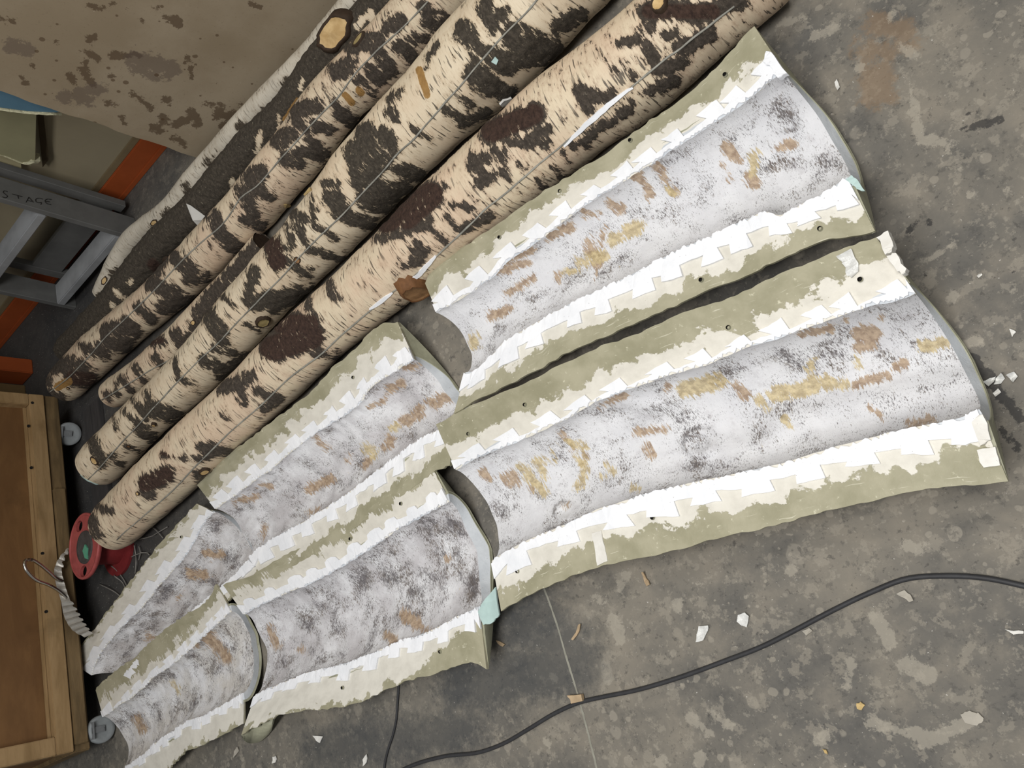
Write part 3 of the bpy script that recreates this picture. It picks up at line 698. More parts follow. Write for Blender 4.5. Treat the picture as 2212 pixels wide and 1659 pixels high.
def mould(label, U0, U3, W3, W0, z, d, speck, base, thrU, thrW, teethU, teethW, seed, tan=(), ochre=(), dark=(), bumps=(), rings=(), holes=(), plate=True, fl=M_FL, flW=None, cutl=0.0, cutr=0.0, relief=.0055, zW=None, pw=.62, grime=(.3, .3)):
    """one open trough mould. U0,U3 = far flange outer edge and bark edge, W3,W0 = near ones, left to right in the
    photograph; z = flange height left,right; d = trough depth left,right"""
    nu = 150; ns = 72; u = np.linspace(0, 1, nu)
    zz = np.interp(u, np.linspace(0, 1, len(z)), z); dd = np.interp(u, np.linspace(0, 1, len(d)), d)
    zw = zz if zW is None else np.interp(u, np.linspace(0, 1, len(zW)), zW)
    def curve(pts, zc, jit=0.0, sd=0):
        p = resample(np.array([(x, y, 0) for x, y in pts], float), nu)
        j = jit * vnoise(np.stack([u * 60, 0 * u + sd, 0 * u], 1), sd)
        return np.array([at(p[k, 0] + j[k], p[k, 1] + j[k], zc[k]) for k in range(nu)])
    o0, i0 = curve(U0, zz, 1.6, seed), curve(U3, zz, 1.2, seed + 1)
    o1, i1 = curve(W0, zw, 1.6, seed + 2), curve(W3, zw, 1.2, seed + 3)
    ctr = (i0[nu // 2] + i1[nu // 2]) / 2
    root = thing('trunk_mould', label, 'mould', (ctr[0], ctr[1], 0))
    flange_solid('flange', o0, i0, fl, root, thrU, grime[0], seed=seed)
    flange_solid('flange', o1, i1, flW or fl, root, thrW, grime[1], seed=seed + 9)
    silicone_edge(o0, i0, root, *teethU, seed=seed)
    silicone_edge(o1, i1, root, *teethW, seed=seed + 50)
    # lining with the bark print
    s = (1 - np.cos(np.pi * np.linspace(0, 1, ns))) / 2
    ax = unit(i0[-1] + i1[-1] - i0[0] - i1[0])
    P = i0[:, None] * (1 - s)[None, :, None] + i1[:, None] * s[None, :, None]
    sh = depth_shape(s, pw)
    cr = unit(np.array([ax[1], -ax[0], 0]))
    endj = .005 * vnoise(np.stack([s * 4, 0 * s, 0 * s + seed], 1), seed)
    lf = np.clip(1 - u / .12, 0, 1); rf = np.clip((u - .88) / .12, 0, 1)
    P = P + ax * (lf[:, None, None] * (cutl * sh + endj)[None, :, None] + rf[:, None, None] * (-cutr * sh + endj)[None, :, None])
    flat = P.reshape(-1, 3).copy()
    P[..., 2] -= dd[:, None] * sh[None]
    edge = np.minimum(1, sh * 1.6)
    rel = relief * vnoise(flat * 11, seed + 4).reshape(nu, ns) + relief * .5 * vnoise(flat * 34, seed + 5).reshape(nu, ns)
    P[..., 2] += rel * edge[None]
    top = P.reshape(-1, 3)
    xy = pix(top)
    for (x1, y1, x2, y2, w, h) in bumps:
        f = stroke_field(xy, [(x1, y1, x2, y2, 0)]); top[:, 2] += h * np.exp(-(f / w) ** 2)
    g = lambda a, w, fat=0: np.clip((stroke_field(xy, a) + fat) / w, -1.6, 1.0) if len(a) else np.full(nu * ns, -1.6)
    spk = g(dark, 14)
    for (x, y, r0, w, h) in rings:
        q = np.hypot(xy[:, 0] - x, (xy[:, 1] - y) * 1.15); rr = np.exp(-((q - r0) / w) ** 2)
        top[:, 2] += h * rr + .4 * h * (q < r0) * np.clip((r0 - q) / w, 0, 1); spk = np.maximum(spk, 1.4 * np.exp(-((q - r0 - w) / (w * .6)) ** 2) - .6)
    ul = np.r_[0, np.cumsum(np.linalg.norm(np.diff((i0 + i1) / 2, axis=0), axis=1))]
    arc = np.cumsum(np.r_[0, np.linalg.norm(np.diff(P[nu // 2], axis=0), axis=1)])
    pc = np.stack([np.repeat(ul, ns) + seed * .9, np.tile(arc, nu) + seed * .31, np.zeros(nu * ns)], 1)
    def offset(t):
        e = unit(i1[nu // 2] - i0[nu // 2]); q = top + 0
        q = q.reshape(nu, ns, 3); q[..., 2] -= t * (sh ** .5)[None] + .004 * 0
        q += e * (t * (2 * s - 1) ** 3)[None, :, None]
        q[:, :, 2] = np.minimum(q[:, :, 2], zz[:, None] - .001)
        q[..., 2] = np.maximum(q[..., 2], .003)
        return q.reshape(-1, 3)
    def shellmesh(name, A, B, mats, attrs=None):
        n = nu * ns; V = np.vstack([A, B]); fs = [tuple(f) for f in grid_faces(nu, ns)] + [tuple(f) for f in grid_faces(nu, ns, n, True)]
        mi = [0] * ((nu - 1) * (ns - 1)) + [1] * ((nu - 1) * (ns - 1))
        for j in range(ns - 1):
            b = (nu - 1) * ns
            fs.append((j, j + 1, j + 1 + n, j + n)); fs.append((b + j + 1, b + j, b + j + n, b + j + 1 + n)); mi += [1, 1]
        for i in range(nu - 1):
            fs.append(((i + 1) * ns, i * ns, i * ns + n, (i + 1) * ns + n)); e = ns - 1
            fs.append((i * ns + e, (i + 1) * ns + e, (i + 1) * ns + e + n, i * ns + e + n)); mi += [1, 1]
        if attrs: attrs = {k: np.concatenate([a, a]) for k, a in attrs.items()}
        o = meshobj(name, V, fs, mats, root, True, attrs, mi)
        bm = bmesh.new(); bm.from_mesh(o.data); bmesh.ops.recalc_face_normals(bm, faces=bm.faces)
        for f in bm.faces: f.smooth = f.material_index == 0 or name == 'shell'
        for e_ in bm.edges:
            if len(e_.link_faces) == 2 and e_.link_faces[0].normal.angle(e_.link_faces[1].normal, 0) > 1.0: e_.smooth = False
        bm.to_mesh(o.data); bm.free(); return o
    m1, m2 = offset(.020), offset(.027)
    # the shell runs on past the trimmed lining at both ends
    sh2 = lambda q, k: (q.reshape(nu, ns, 3) + ax * (k * (rf ** 4)[:, None, None] * sh[None, :, None])).reshape(-1, 3)
    m1 = sh2(m1, cutr + .008); m2 = sh2(m2, cutr + .012)
    shellmesh('bark_lining', top, m1, [mat_cast('bark_print_%d' % seed, speck, base), M_SILG],
              dict(pc=pc, tan=g(tan, 9, 2), ochre=g(ochre, 9, 2), speck=spk))
    shellmesh('shell', m1 - [0, 0, .0006], m2, [M_SHELL, M_SHELL])
    # laminate plate closing the end that faces the open floor
    A_ = m1.reshape(nu, ns, 3)[-1] + ax * .002
    def bez(a, b, c, t): t = t[:, None]; return a * (1 - t) ** 2 + 2 * b * t * (1 - t) + c * t * t
    bot = m2.reshape(nu, ns, 3)[-1][ns // 2] * [1, 1, 0] + [0, 0, .002]
    oa, ob = o0[-1] - [0, 0, .007], o1[-1] - [0, 0, .007]
    ca = oa * .45 + bot * .55; ca[2] = max(.012, oa[2] * .16); cb = ob * .45 + bot * .55; cb[2] = max(.012, ob[2] * .16)
    h_ = ns // 2
    B_ = np.vstack([bez(oa, ca, bot, np.linspace(0, 1, h_)), bez(bot, cb, ob, np.linspace(0, 1, ns - h_))])
    B_[:, 2] = np.minimum(B_[:, 2], A_[:, 2] - .001)
    th_ = ax * .006
    V = np.vstack([A_, B_, A_ - th_, B_ - th_]); fs = []
    for j in range(ns - 1):
        fs += [(j, j + 1, ns + j + 1, ns + j), (2 * ns + j + 1, 2 * ns + j, 3 * ns + j, 3 * ns + j + 1), (ns + j, ns + j + 1, 3 * ns + j + 1, 3 * ns + j), (j + 1, j, 2 * ns + j, 2 * ns + j + 1)]
    fs += [(0, ns, 3 * ns, 2 * ns), (2 * ns - 1, ns - 1, 3 * ns - 1, 4 * ns - 1)]
    if plate: meshobj('end_plate', V, fs, M_SHELL, root, False)
    for (x, y) in holes:
        # find whether the hole is on the far or the near flange
        best = None
        for O_, I_ in ((o0, i0), (o1, i1)):
            mid = (O_ + I_) / 2; pxy = pix(mid); k = int(np.argmin(np.linalg.norm(pxy - [x, y], axis=1))); dist = np.linalg.norm(pxy[k] - [x, y])
            if best is None or dist < best[0]: best = (dist, mid[k, 2])
        c = at(x, y, best[1] + .0045)
        ang = np.linspace(0, 2 * np.pi, 14, endpoint=False)
        r0 = .0036
        ring = lambda rr, h: np.stack([c[0] + np.cos(ang) * rr, c[1] + np.sin(ang) * rr, np.full(14, c[2] + h)], 1)
        V = np.vstack([ring(r0 * 1.35, -.0035), ring(r0 * 1.15, .0002), ring(r0, 0), ring(r0 * .9, -.005), (c - [0, 0, .005])[None]]); fs = []; mi = []
        for k in range(3):
            for j in range(14): fs.append((k * 14 + j, k * 14 + (j + 1) % 14, (k + 1) * 14 + (j + 1) % 14, (k + 1) * 14 + j)); mi.append(0 if k == 0 else 1)
        for j in range(14): fs.append((42 + j, 42 + (j + 1) % 14, 56)); mi.append(1)
        meshobj('bolt_hole', V, fs, [M_SHELL, M_HOLE], root, False, midx=mi)
    return root

WH, GRY, WARM = lin(226, 226, 229), lin(206, 203, 205), lin(216, 212, 206)
mA = mould('long half-trunk mould in the upper row, its near end beside open floor, ochre flecks',
 U0=[(918,612),(926,588),(948,562),(1000,534),(1050,500),(1150,430),(1250,368),(1300,338),(1350,300),(1400,262),(1450,232),(1500,190),(1560,130),(1600,85),(1630,57)],
 U3=[(943,674),(997,645),(1070,593),(1101,563),(1149,531),(1196,496),(1244,461),(1291,427),(1339,398),(1374,376),(1426,342),(1473,312),(1529,276),(1584,239),(1639,198),(1657,180),(1696,156)],
 W3=[(1006,806),(1029,798),(1057,771),(1101,730),(1149,702),(1196,676),(1228,657),(1275,635),(1323,613),(1386,581),(1434,556),(1481,532),(1528,513),(1580,488),(1620,470),(1657,458),(1679,464),(1731,441),(1768,423),(1804,401),(1830,382)],
 W0=[(980,893),(1017,871),(1064,848),(1120,819),(1165,797),(1212,768),(1260,746),(1307,727),(1355,705),(1418,677),(1481,651),(1545,620),(1580,610),(1650,577),(1731,540),(1786,518),(1850,508),(1891,500)],
 z=(.105, .115, .13, .15), d=(.045, .062, .08, .112), speck=-.012, base=WH, thrU=(.46, .44, .40, .34, .40, .45, .5, .58), thrW=(.36, .38, .34, .3, .36, .32, .42, .4),
 teethU=((.86, .84), (.65, .62), 12, -.25), teethW=((.66, .69), (.46, .49), 12, .15), seed=11, cutl=.01, cutr=.004,
 tan=[(1184,512,1231,490,9),(1111,553,1149,540,7),(1079,585,1143,569,7),(1260,455,1288,465,8),(1317,433,1336,452,8),(1374,379,1405,420,9),(1418,357,1453,414,9),(1275,521,1285,569,12),(1304,496,1288,600,5),
  (1206,594,1207,595,9),(1098,632,1149,600,8),(1057,683,1101,667,8),(1569,316,1599,349,10),(1565,357,1580,386,4),(1617,382,1628,397,11),(1683,320,1713,316,8)],
 ochre=[(1323,521,1380,490,14),(1253,569,1307,547,11),(1022,727,1026,749,7),(1628,338,1628,368,9),(1440,400,1452,416,6),(1220,590,1250,585,7)],
 dark=[(1665,176,1694,173,12),(1657,360,1731,349,18),(1768,349,1815,368,18),(1355,563,1291,569,12),(1500,420,1560,380,10),(1040,760,1100,700,12),(1150,640,1240,590,10),(1690,230,1720,260,25),(1430,470,1500,440,14)],
 bumps=[(1690,230,1720,330,26,.007),(1560,400,1640,300,22,.005)], rings=[(1694,262,24,9,.004)], holes=[(1565,160),(1360,302),(1208,412),(1077,512),(1770,493),(1513,604)])
mB = mould('largest half-trunk mould, in the lower row, one end to open floor, yellow and orange flakes',
 U0=[(943,917),(990,890),(1037,868),(1099,841),(1153,819),(1196,794),(1260,765),(1301,746),(1355,730),(1418,702),(1465,680),(1513,664),(1564,648),(1629,619),(1693,587),(1757,564),(1822,535),(1893,513)],
 U3=[(985,1015),(1027,992),(1081,970),(1153,939),(1225,905),(1280,872),(1334,851),(1406,825),(1461,807),(1532,786),(1597,757),(1661,738),(1725,716),(1790,693),(1822,682),(1886,661),(1951,645),(1978,633)],
 W3=[(1063,1212),(1095,1191),(1135,1169),(1189,1147),(1244,1122),(1280,1104),(1334,1086),(1406,1064),(1479,1046),(1551,1031),(1623,1015),(1693,999),(1757,980),(1822,960),(1886,944),(1951,928),(2015,915),(2079,899),(2112,885)],
 W0=[(1081,1319),(1103,1306),(1153,1281),(1207,1256),(1262,1234),(1316,1219),(1406,1201),(1479,1183),(1551,1162),(1623,1147),(1696,1129),(1760,1110),(1850,1090),(1950,1066),(2060,1050),(2130,1045),(2176,1038)],
 z=(.095, .115, .13, .15), d=(.052, .075, .09, .115), speck=-.006, base=WH, thrU=(.58, .56, .54, .48, .54, .57, .5, .3), thrW=(.3, .4, .45, .42, .46, .44, .48, .55),
 teethU=((.92, .90), (.77, .76), 12, -.2), teethW=((.76, .72), (.57, .56), 10, .1), seed=23, cutl=.012, cutr=.004,
 tan=[(1103,1035,1104,1036,19),(1150,1053,1151,1054,7),(1381,934,1435,927,7),(1399,963,1406,981,8),(1298,876,1352,854,6),(1442,836,1443,837,7),(1544,814,1558,829,10),(1598,840,1605,854,7),(1045,1017,1059,1035,5),
  (1590,832,1609,854,7),(1738,722,1783,712,8),(1796,706,1797,707,9),(1828,693,1829,694,6),(1854,719,1886,725,17),(1857,748,1886,745,12),(1854,828,1918,809,9),(1935,790,1954,783,8),(1883,886,1902,896,9),
  (1967,915,2015,906,8),(1902,683,1903,684,6),(1262,966,1258,1003,6),(1215,930,1245,985,4),(1225,1090,1227,1092,4)],
 ochre=[(1124,1006,1175,1064,9),(1160,995,1178,1031,7),(1233,956,1262,966,9),(1247,981,1258,1003,8),(1262,1017,1251,1053,8),(1312,1003,1323,1021,8),(1298,1028,1299,1029,6),(1189,974,1200,992,5),(1374,1053,1375,1054,7),
  (1479,840,1551,822,18),(1677,854,1757,838,16),(1757,822,1822,832,12),(1757,774,1751,796,6),(1848,774,1854,790,5),(1983,754,2037,738,11),(1703,906,1709,922,5),(1640,860,1660,885,6)],
 dark=[(1674,757,1700,774,12),(1935,732,1967,738,16),(1893,757,1918,774,12),(1638,951,1651,976,12),(1500,1002,1597,1015,14),(1341,974,1345,1006,9),(1060,1050,1090,1120,16),(1100,1130,1130,1160,14),(1200,1110,1215,1130,6),(1330,880,1420,900,14),(1700,790,1760,800,14)],
 bumps=[(1330,868,1420,880,16,.008),(1690,905,2100,815,30,.014),(1560,980,1700,930,26,.008),(1330,920,1480,860,20,.006)], rings=[(1518,957,30,10,.015),(1224,1106,19,7,.012)],
 holes=[(1572,707),(1132,874),(1010,937),(1408,1118),(1116,1234),(1857,603)])
mC = mould('mid-length half-trunk mould beside the logs, right of the narrow tip mould',
 U0=[(425,1047),(459,1012),(504,974),(558,933),(622,886),(669,851),(716,797),(748,769),(780,740),(811,708),(830,699),(860,696)],
 U3=[(468,1101),(511,1069),(552,1038),(590,1012),(637,971),(685,936),(732,905),(780,870),(796,843),(843,810),(895,777)],
 W3=[(540,1203),(557,1186),(606,1155),(653,1129),(701,1098),(748,1069),(796,1031),(843,996),(906,949),(951,927),(982,905)],
 W0=[(575,1262),(600,1243),(650,1213),(700,1183),(755,1150),(800,1116),(845,1085),(900,1048),(940,1018),(972,1006)],
 z=(.083, .085, .088), d=(.045, .05, .056), speck=.0, base=GRY, thrU=(.5, .42, .46, .3, .35, .4), thrW=(.2, .3, .3, .35, .4, .55),
 teethU=((.83, .83), (.66, .68), 11, -.15), teethW=((.76, .78), (.52, .54), 9, .1), seed=37, cutl=.0, cutr=.014, relief=.007, grime=(.7, .7),
 tan=[(875,794,906,791,5),(843,838,865,829,7),(938,870,966,860,12),(868,911,900,898,12),(906,882,907,883,8),(834,965,843,949,9),(669,1056,716,1034,9),(565,1047,590,1049,4),(511,1082,552,1075,5),(685,1101,663,1113,4),(577,1139,571,1164,4),(685,943,707,965,5),(799,879,827,867,4),(922,867,923,868,6),(796,996,789,1009,5),(758,993,759,994,5)],
 ochre=[(792,965,808,977,9),(850,925,858,918,8)], dark=[(860,800,910,795,14),(790,850,830,830,12),(690,950,740,920,10),(580,1050,640,1010,10),(500,1110,540,1090,12),(690,1060,720,1030,12)],
 bumps=[(600,1130,690,960,24,.010),(540,1150,590,1060,20,.008),(720,1060,800,920,24,.006)], rings=[(657,1180,8,4,.003)], holes=[(761,815)])
mD = mould('narrow curved tip mould with pale flange, left end by the wooden trolley', plate=False,
 U0=[(150,1427),(204,1357),(240,1308),(286,1248),(313,1216),(348,1170),(386,1129),(424,1087)],
 U3=[(199,1457),(212,1424),(237,1386),(280,1340),(313,1305),(353,1256),(394,1210),(421,1170),(448,1121),(464,1106)],
 W3=[(268,1458),(300,1420),(350,1372),(400,1332),(450,1290),(500,1248),(538,1208)],
 W0=[(300,1475),(340,1435),(390,1390),(440,1345),(490,1302),(535,1262),(566,1235)],
 z=(.075, .072, .070), d=(.032, .038, .044), speck=.03, base=lin(204, 200, 199), thrU=(.02, .1, .12, .05, .15, .05), thrW=(.2, .2), fl=M_FL,
 teethU=((.72, .76), (.56, .6), 7, -.1), teethW=((.6, .6), (.45, .45), 6, .1), seed=41, cutl=.01, cutr=.0, relief=.005, grime=(1.0, .5),
 tan=[(448,1194,475,1199,8),(408,1240,443,1243,8),(389,1286,390,1287,4),(324,1376,325,1377,7),(486,1104,487,1105,5)], ochre=[],
 dark=[(448,1194,475,1199,16),(408,1240,443,1243,16),(313,1324,340,1338,14),(272,1411,273,1412,12),(470,1129,471,1130,14),(340,1290,370,1270,12)], holes=[(390,1160)])
mE = mould('short mould with olive far flange at the bottom left, beside a grey castor', plate=False,
 U0=[(205,1490),(241,1454),(278,1429),(316,1396),(337,1376),(367,1351),(405,1325),(443,1300),(467,1262)],
 U3=[(224,1549),(253,1528),(291,1503),(329,1467),(367,1439),(405,1409),(443,1373),(481,1338),(500,1320)],
 W3=[(262,1662),(311,1629),(337,1604),(367,1583),(405,1558),(443,1543),(481,1523),(510,1505),(524,1496)],
 W0=[(285,1728),(330,1684),(367,1657),(395,1629),(443,1606),(480,1587),(526,1564)],
 z=(.078, .08, .08), d=(.044, .05, .048), speck=.014, base=WARM, thrU=(.48, .55, .64, .5, .35), thrW=(.0, .05, .1), fl=M_FLS, flW=M_FL,
 teethU=((.90, .84), (.78, .7), 9, 0), teethW=((.80, .78), (.66, .64), 9, 0, .1), seed=53, cutl=.006, cutr=-.01, grime=(.2, .8),
 tan=[(443,1365,489,1419,12),(421,1392,422,1393,8),(299,1553,309,1573,8)], ochre=[(375,1477,387,1495,5)],
 dark=[(443,1365,489,1419,22),(400,1400,440,1430,14),(316,1470,360,1460,12),(430,1389,481,1442,18),(299,1553,309,1573,14),(500,1450,520,1470,12)],
 bumps=[], rings=[(504,1426,20,7,.006)])
mF = mould('mid-length mould with grey speckled print, wide cream flanges, in front of the thin black cable',
 U0=[(481,1264),(547,1241),(620,1197),(694,1164),(741,1134),(773,1110),(822,1084),(877,1046),(914,1018),(932,1007)],
 U3=[(528,1327),(565,1307),(620,1281),(675,1259),(730,1230),(767,1208),(815,1175),(859,1145),(914,1116),(943,1098),(970,1083)],
 W3=[(552,1500),(580,1487),(628,1468),(686,1446),(730,1437),(767,1424),(815,1406),(863,1384),(914,1369),(951,1351),(995,1329),(1034,1310)],
 W0=[(521,1588),(565,1564),(602,1546),(657,1535),(712,1531),(767,1520),(804,1505),(841,1487),(877,1472),(932,1457),(987,1439),(1024,1432),(1052,1446)],
 z=(.083, .085, .086), d=(.05, .055, .056), speck=.016, base=GRY, rings=[(657,1344,10,5,.003)], thrU=(.38, .36, .34, .3, .22, .3), thrW=(.05, .02, .12, .05, .1, .5, .95), fl=M_FLS, flW=M_FL,
 teethU=((.80, .76), (.64, .62), 10, 0, .1, True), teethW=((.80, .78), (.66, .64), 9, 0, .15), seed=67, cutl=.006, cutr=.014, grime=(.2, .5),
 tan=[(877,1329,914,1362,10),(841,1373,852,1388,10),(584,1362,598,1391,7),(650,1406,651,1407,6),(969,1208,970,1209,8)], ochre=[],
 dark=[(932,1134,987,1142,26),(877,1329,914,1362,24),(841,1373,852,1388,16),(657,1344,658,1345,10),(584,1362,598,1391,14),(1000,1240,1030,1280,20),(780,1250,900,1240,24),(680,1320,760,1300,20),(900,1280,980,1230,22)],
 holes=[(864,1088),(755,1164),(949,1408),(738,1486)])

# loose fittings that belong to the moulds
def patch(name, px, z, th, mat, parent, n=2, rough=.0006):
    P = np.array([at(x, y, z) for x, y in px])
    Q = []
    for k in range(len(P)):
        a, b = P[k], P[(k + 1) % len(P)]
        for q in range(n): Q.append(a + (b - a) * q / n + rng.normal(0, rough, 3) * (q > 0))
    return prism(name, np.array(Q), th, mat, parent)
patch('silicone_smear', [(1032,1322),(1042,1302),(1070,1268),(1078,1328),(1062,1346),(1044,1350)], .091, .004, M_TEAL, mF, 4)
patch('silicone_smear', [(1826,388),(1840,378),(1852,388),(1868,412),(1856,410),(1842,400)], .155, .004, M_TEAL, mA, 3)
patch('plaster_lump', [(1893,513),(1918,498),(1930,532),(1926,544),(1912,550)], .168, .020, M_PLASTER, mB, 3, .0012)
patch('plaster_lump', [(1915,553),(1935,546),(1958,580),(1951,592),(1938,586)], .166, .018, M_PLASTER, mB, 3, .0012)
patch('plaster_lump', [(2098,912),(2122,895),(2140,950),(2118,962)], .158, .012, M_PLASTER, mB, 3, .0012)
patch('plaster_lump', [(2110,972),(2150,965),(2160,1005),(2125,1010)], .155, .008, M_PLASTER, mB, 3, .0012)
patch('tape_scrap', [(1806,553),(1838,537),(1846,556),(1854,586),(1838,600),(1826,588),(1818,568)], .150, .003, M_FOIL, mB, 3, .0016)
patch('resin_strip', [(1278,1152),(1299,1146),(1306,1180),(1312,1212),(1290,1222),(1284,1180)], .112, .004, M_PLASTER, mB, 3)
patch('plaster_lump', [(1655,110),(1672,120),(1700,158),(1680,168),(1662,140),(1648,132)], .160, .011, M_SIL, mA, 3, .0012)
# rolled lip under the left end of the near flange
lp = [at(522,1590,.072), at(528,1600,.050), at(540,1606,.028), at(556,1604,.014), at(572,1594,.010), at(584,1580,.014)]
lq = [at(526,1572,.078), at(545,1564,.078), at(560,1560,.076), at(575,1558,.072), at(585,1555,.07), at(592,1552,.07)]
lp, lq = resample(lp, 20), resample(lq, 20)
V = np.vstack([lp, lq, lp - [0, 0, .003], lq - [0, 0, .003]])
fs = [(i, i + 1, 21 + i, 20 + i) for i in range(19)] + [(40 + i + 1, 40 + i, 60 + i, 61 + i) for i in range(19)] + [(i + 1, i, 40 + i, 41 + i) for i in range(19)] + [(20 + i, 21 + i, 61 + i, 60 + i) for i in range(19)]
meshobj('curled_lip', V, fs, M_SHELL, mF)

# ------------------------------------------------------------------ stained board behind the logs
bx0, bx1, by = -2.135, -0.75, 2.165
xs = np.arange(bx0, bx1 + .001, .012); zs = np.arange(0, 1.401, .012)
XX, ZZ = np.meshgrid(xs, zs, indexing='ij'); n = XX.size
front = np.stack([XX.ravel(), np.full(n, by), ZZ.ravel()], 1)
e_ = .004 * vnoise(np.stack([0 * ZZ[0], 0 * ZZ[0], ZZ[0] * 18], 1), 3); front.reshape(len(xs), len(zs), 3)[0, :, 0] += e_
back = front + [0, .02, 0]; bxy = pix(front)
stain = [(190,85,205,80,9),(180,112,210,125,8),(175,150,200,180,10),(185,130,195,165,6),(150,165,160,180,10),(240,120,300,118,8),(235,165,260,168,5),(305,40,310,45,4),(376,44,385,50,12),(358,38,362,42,6),
 (215,20,250,4,5),(190,8,212,20,5),(405,120,415,165,4),(400,135,420,140,3),(412,240,425,265,12),(380,270,410,255,10),(330,275,345,280,10),(470,245,520,255,12),(440,225,480,228,5),(520,225,550,235,5),(480,270,500,262,8),
 (225,220,245,225,7),(285,200,330,235,6),(355,215,365,220,8),(350,255,358,262,9),(260,255,268,262,8),(375,300,400,310,8),(50,170,60,180,8),(20,38,30,50,6),(540,5,560,15,6),(120,90,130,95,4),(60,130,70,145,4),(0,40,6,45,5),(270,22,290,25,3),(330,14,340,18,4)]
grey = [(140,210,215,190,18),(290,125,370,150,22),(20,100,60,110,18),(280,140,330,165,14),(160,205,190,215,16)]
bg = lambda a, w: np.tile(np.clip(stroke_field(bxy, a) / w, -2.5, 1.5), 2)
fs = [tuple(f) for f in grid_faces(len(xs), len(zs))] + [tuple(f) for f in grid_faces(len(xs), len(zs), n, True)]
nz_ = len(zs)
for j in range(nz_ - 1):
    fs.append((j + 1, j, j + n, j + 1 + n)); b = (len(xs) - 1) * nz_; fs.append((b + j, b + j + 1, b + j + 1 + n, b + j + n))
for i in range(len(xs) - 1):
    fs.append((i * nz_, (i + 1) * nz_, (i + 1) * nz_ + n, i * nz_ + n)); k = nz_ - 1; fs.append(((i + 1) * nz_ + k, i * nz_ + k, i * nz_ + k + n, (i + 1) * nz_ + k + n))
tag(meshobj('stained_board', np.vstack([front, back]), fs, M_BOARD, None, False, dict(stain=bg(stain, 6), grey=bg(grey, 10))),
    'large brown board with dark spatters standing on edge behind the logs', 'board')

# ------------------------------------------------------------------ grey steps
lad = thing('stepladder', 'grey painted wooden steps marked STAGE, standing against the cream wall', 'ladder', (-3.0, 2.3, 0))
def leaning(name, x0, x1, y0, y1, z0, z1, mat, par, lean=.10):
    V = [(x, y + lean * z, z) for z in (z0, z1) for y in (y0, y1) for x in (x0, x1)]
    fs = [(0, 1, 3, 2), (4, 6, 7, 5), (0, 4, 5, 1), (1, 5, 7, 3), (3, 7, 6, 2), (2, 6, 4, 0)]
    o = meshobj(name, np.array(V), [f[::-1] for f in fs], mat, par, False)
    bm = bmesh.new(); bm.from_mesh(o.data); bmesh.ops.recalc_face_normals(bm, faces=bm.faces)
    bmesh.ops.bevel(bm, geom=list(bm.edges), offset=.002, segments=1, affect='EDGES'); bm.to_mesh(o.data); bm.free(); return o
LX0, LX1 = -3.30, -2.69
leaning('stile', LX1 - .026, LX1, 2.175, 2.275, 0, 1.3, M_LADDER, lad, .06)
leaning('stile', LX0, LX0 + .026, 2.175, 2.275, 0, 1.3, M_LADDER, lad, .06)
for k, z in enumerate((.085, .375, .665, .955)):
    y0 = 2.168 + .06 * z
    boxmesh('tread', (LX0 + .026, y0, z - .034), (LX1 - .026, y0 + .10, z), [M_TREAD], lad, .004)
leaning('rear_leg', LX1 - .05, LX1 - .004, 2.325, 2.355, .03, 1.3, M_LADDER, lad, .05)
leaning('rear_leg', LX0 + .004, LX0 + .05, 2.325, 2.355, .03, 1.3, M_LADDER, lad, .05)
for z in (.062, .62, 1.05): leaning('cross_bar', LX0 + .05, LX1 - .05, 2.328, 2.350, z, z + .122, M_LADDER, lad, .05)
fs_ = lambda x, y: np.array([LX1 + .0012, *atx(x, y, LX1 + .0012)[1:]])
ST = [[(16,414),(9,412),(7,416),(12,420),(16,424),(10,427),(5,425)], [(26,419),(48,425)], [(38,422),(40,429)], [(56,437),(62,426)], [(62,426),(72,437)], [(59,433),(68,435)],
      [(92,430),(84,428),(77,431),(78,436),(84,438),(89,437),(88,442)], [(111,431),(102,430),(97,434),(100,439),(110,442)], [(99,435),(107,436)]]
script_strokes(fs_, ST, .0013, M_INK, lad, 'pencil_letter')

# ------------------------------------------------------------------ sheets of foam leaning by the wall
def slab(name, px, y, th, mats, label, crumb=None):
    P = np.array([aty(a, b, y) for a, b in px]); n = len(P)
    V = np.vstack([P, P + [0, th, 0]]); fs = [tuple(range(n)), tuple(range(2 * n - 1, n - 1, -1))] + [(i, i + n, (i + 1) % n + n, (i + 1) % n) for i in range(n)]
    root = thing(name, label, 'foam board', (P[:, 0].mean(), y, P[:, 2].min()))
    o = meshobj('face_sheet', V, fs, mats[0], root, False)
    bm = bmesh.new(); bm.from_mesh(o.data); bmesh.ops.recalc_face_normals(bm, faces=bm.faces); bm.to_mesh(o.data); bm.free()
    if crumb:
        c = resample(np.array([aty(a, b, y + .001) for a, b in crumb]), 26); w = .028
        rows = []
        for k, p in enumerate(c):
            j = rng.uniform(-.006, .006, 4)
            rows += [p + [0, -.004 + j[0] * .3, w * .5 + j[1]], p + [0, -.006, j[2] * .6], p + [0, .004, -w * .7 + j[1]], p + [0, th + .004, -w * .8 + j[3]], p + [0, th, w * .4]]
        fs = []
        for k in range(25):
            for j in range(5):
                a, b = 5 * k + j, 5 * k + (j + 1) % 5; fs.append((a, a + 5, b + 5, b))
        fs += [(0, 1, 2, 3, 4), (129, 128, 127, 126, 125)]
        meshobj('crumbled_edge', np.array(rows), fs, mats[1], root, False)
slab('blue_foam_board', [(-60,160),(0,181),(145,231),(146,238),(120,243),(60,240),(0,232),(-60,228)], 2.20, .05, [M_BLUE, M_CRUMB], 'blue faced foam board leaning at the wall, beside the stained board', [(-60,231),(0,236),(60,243),(118,246)])
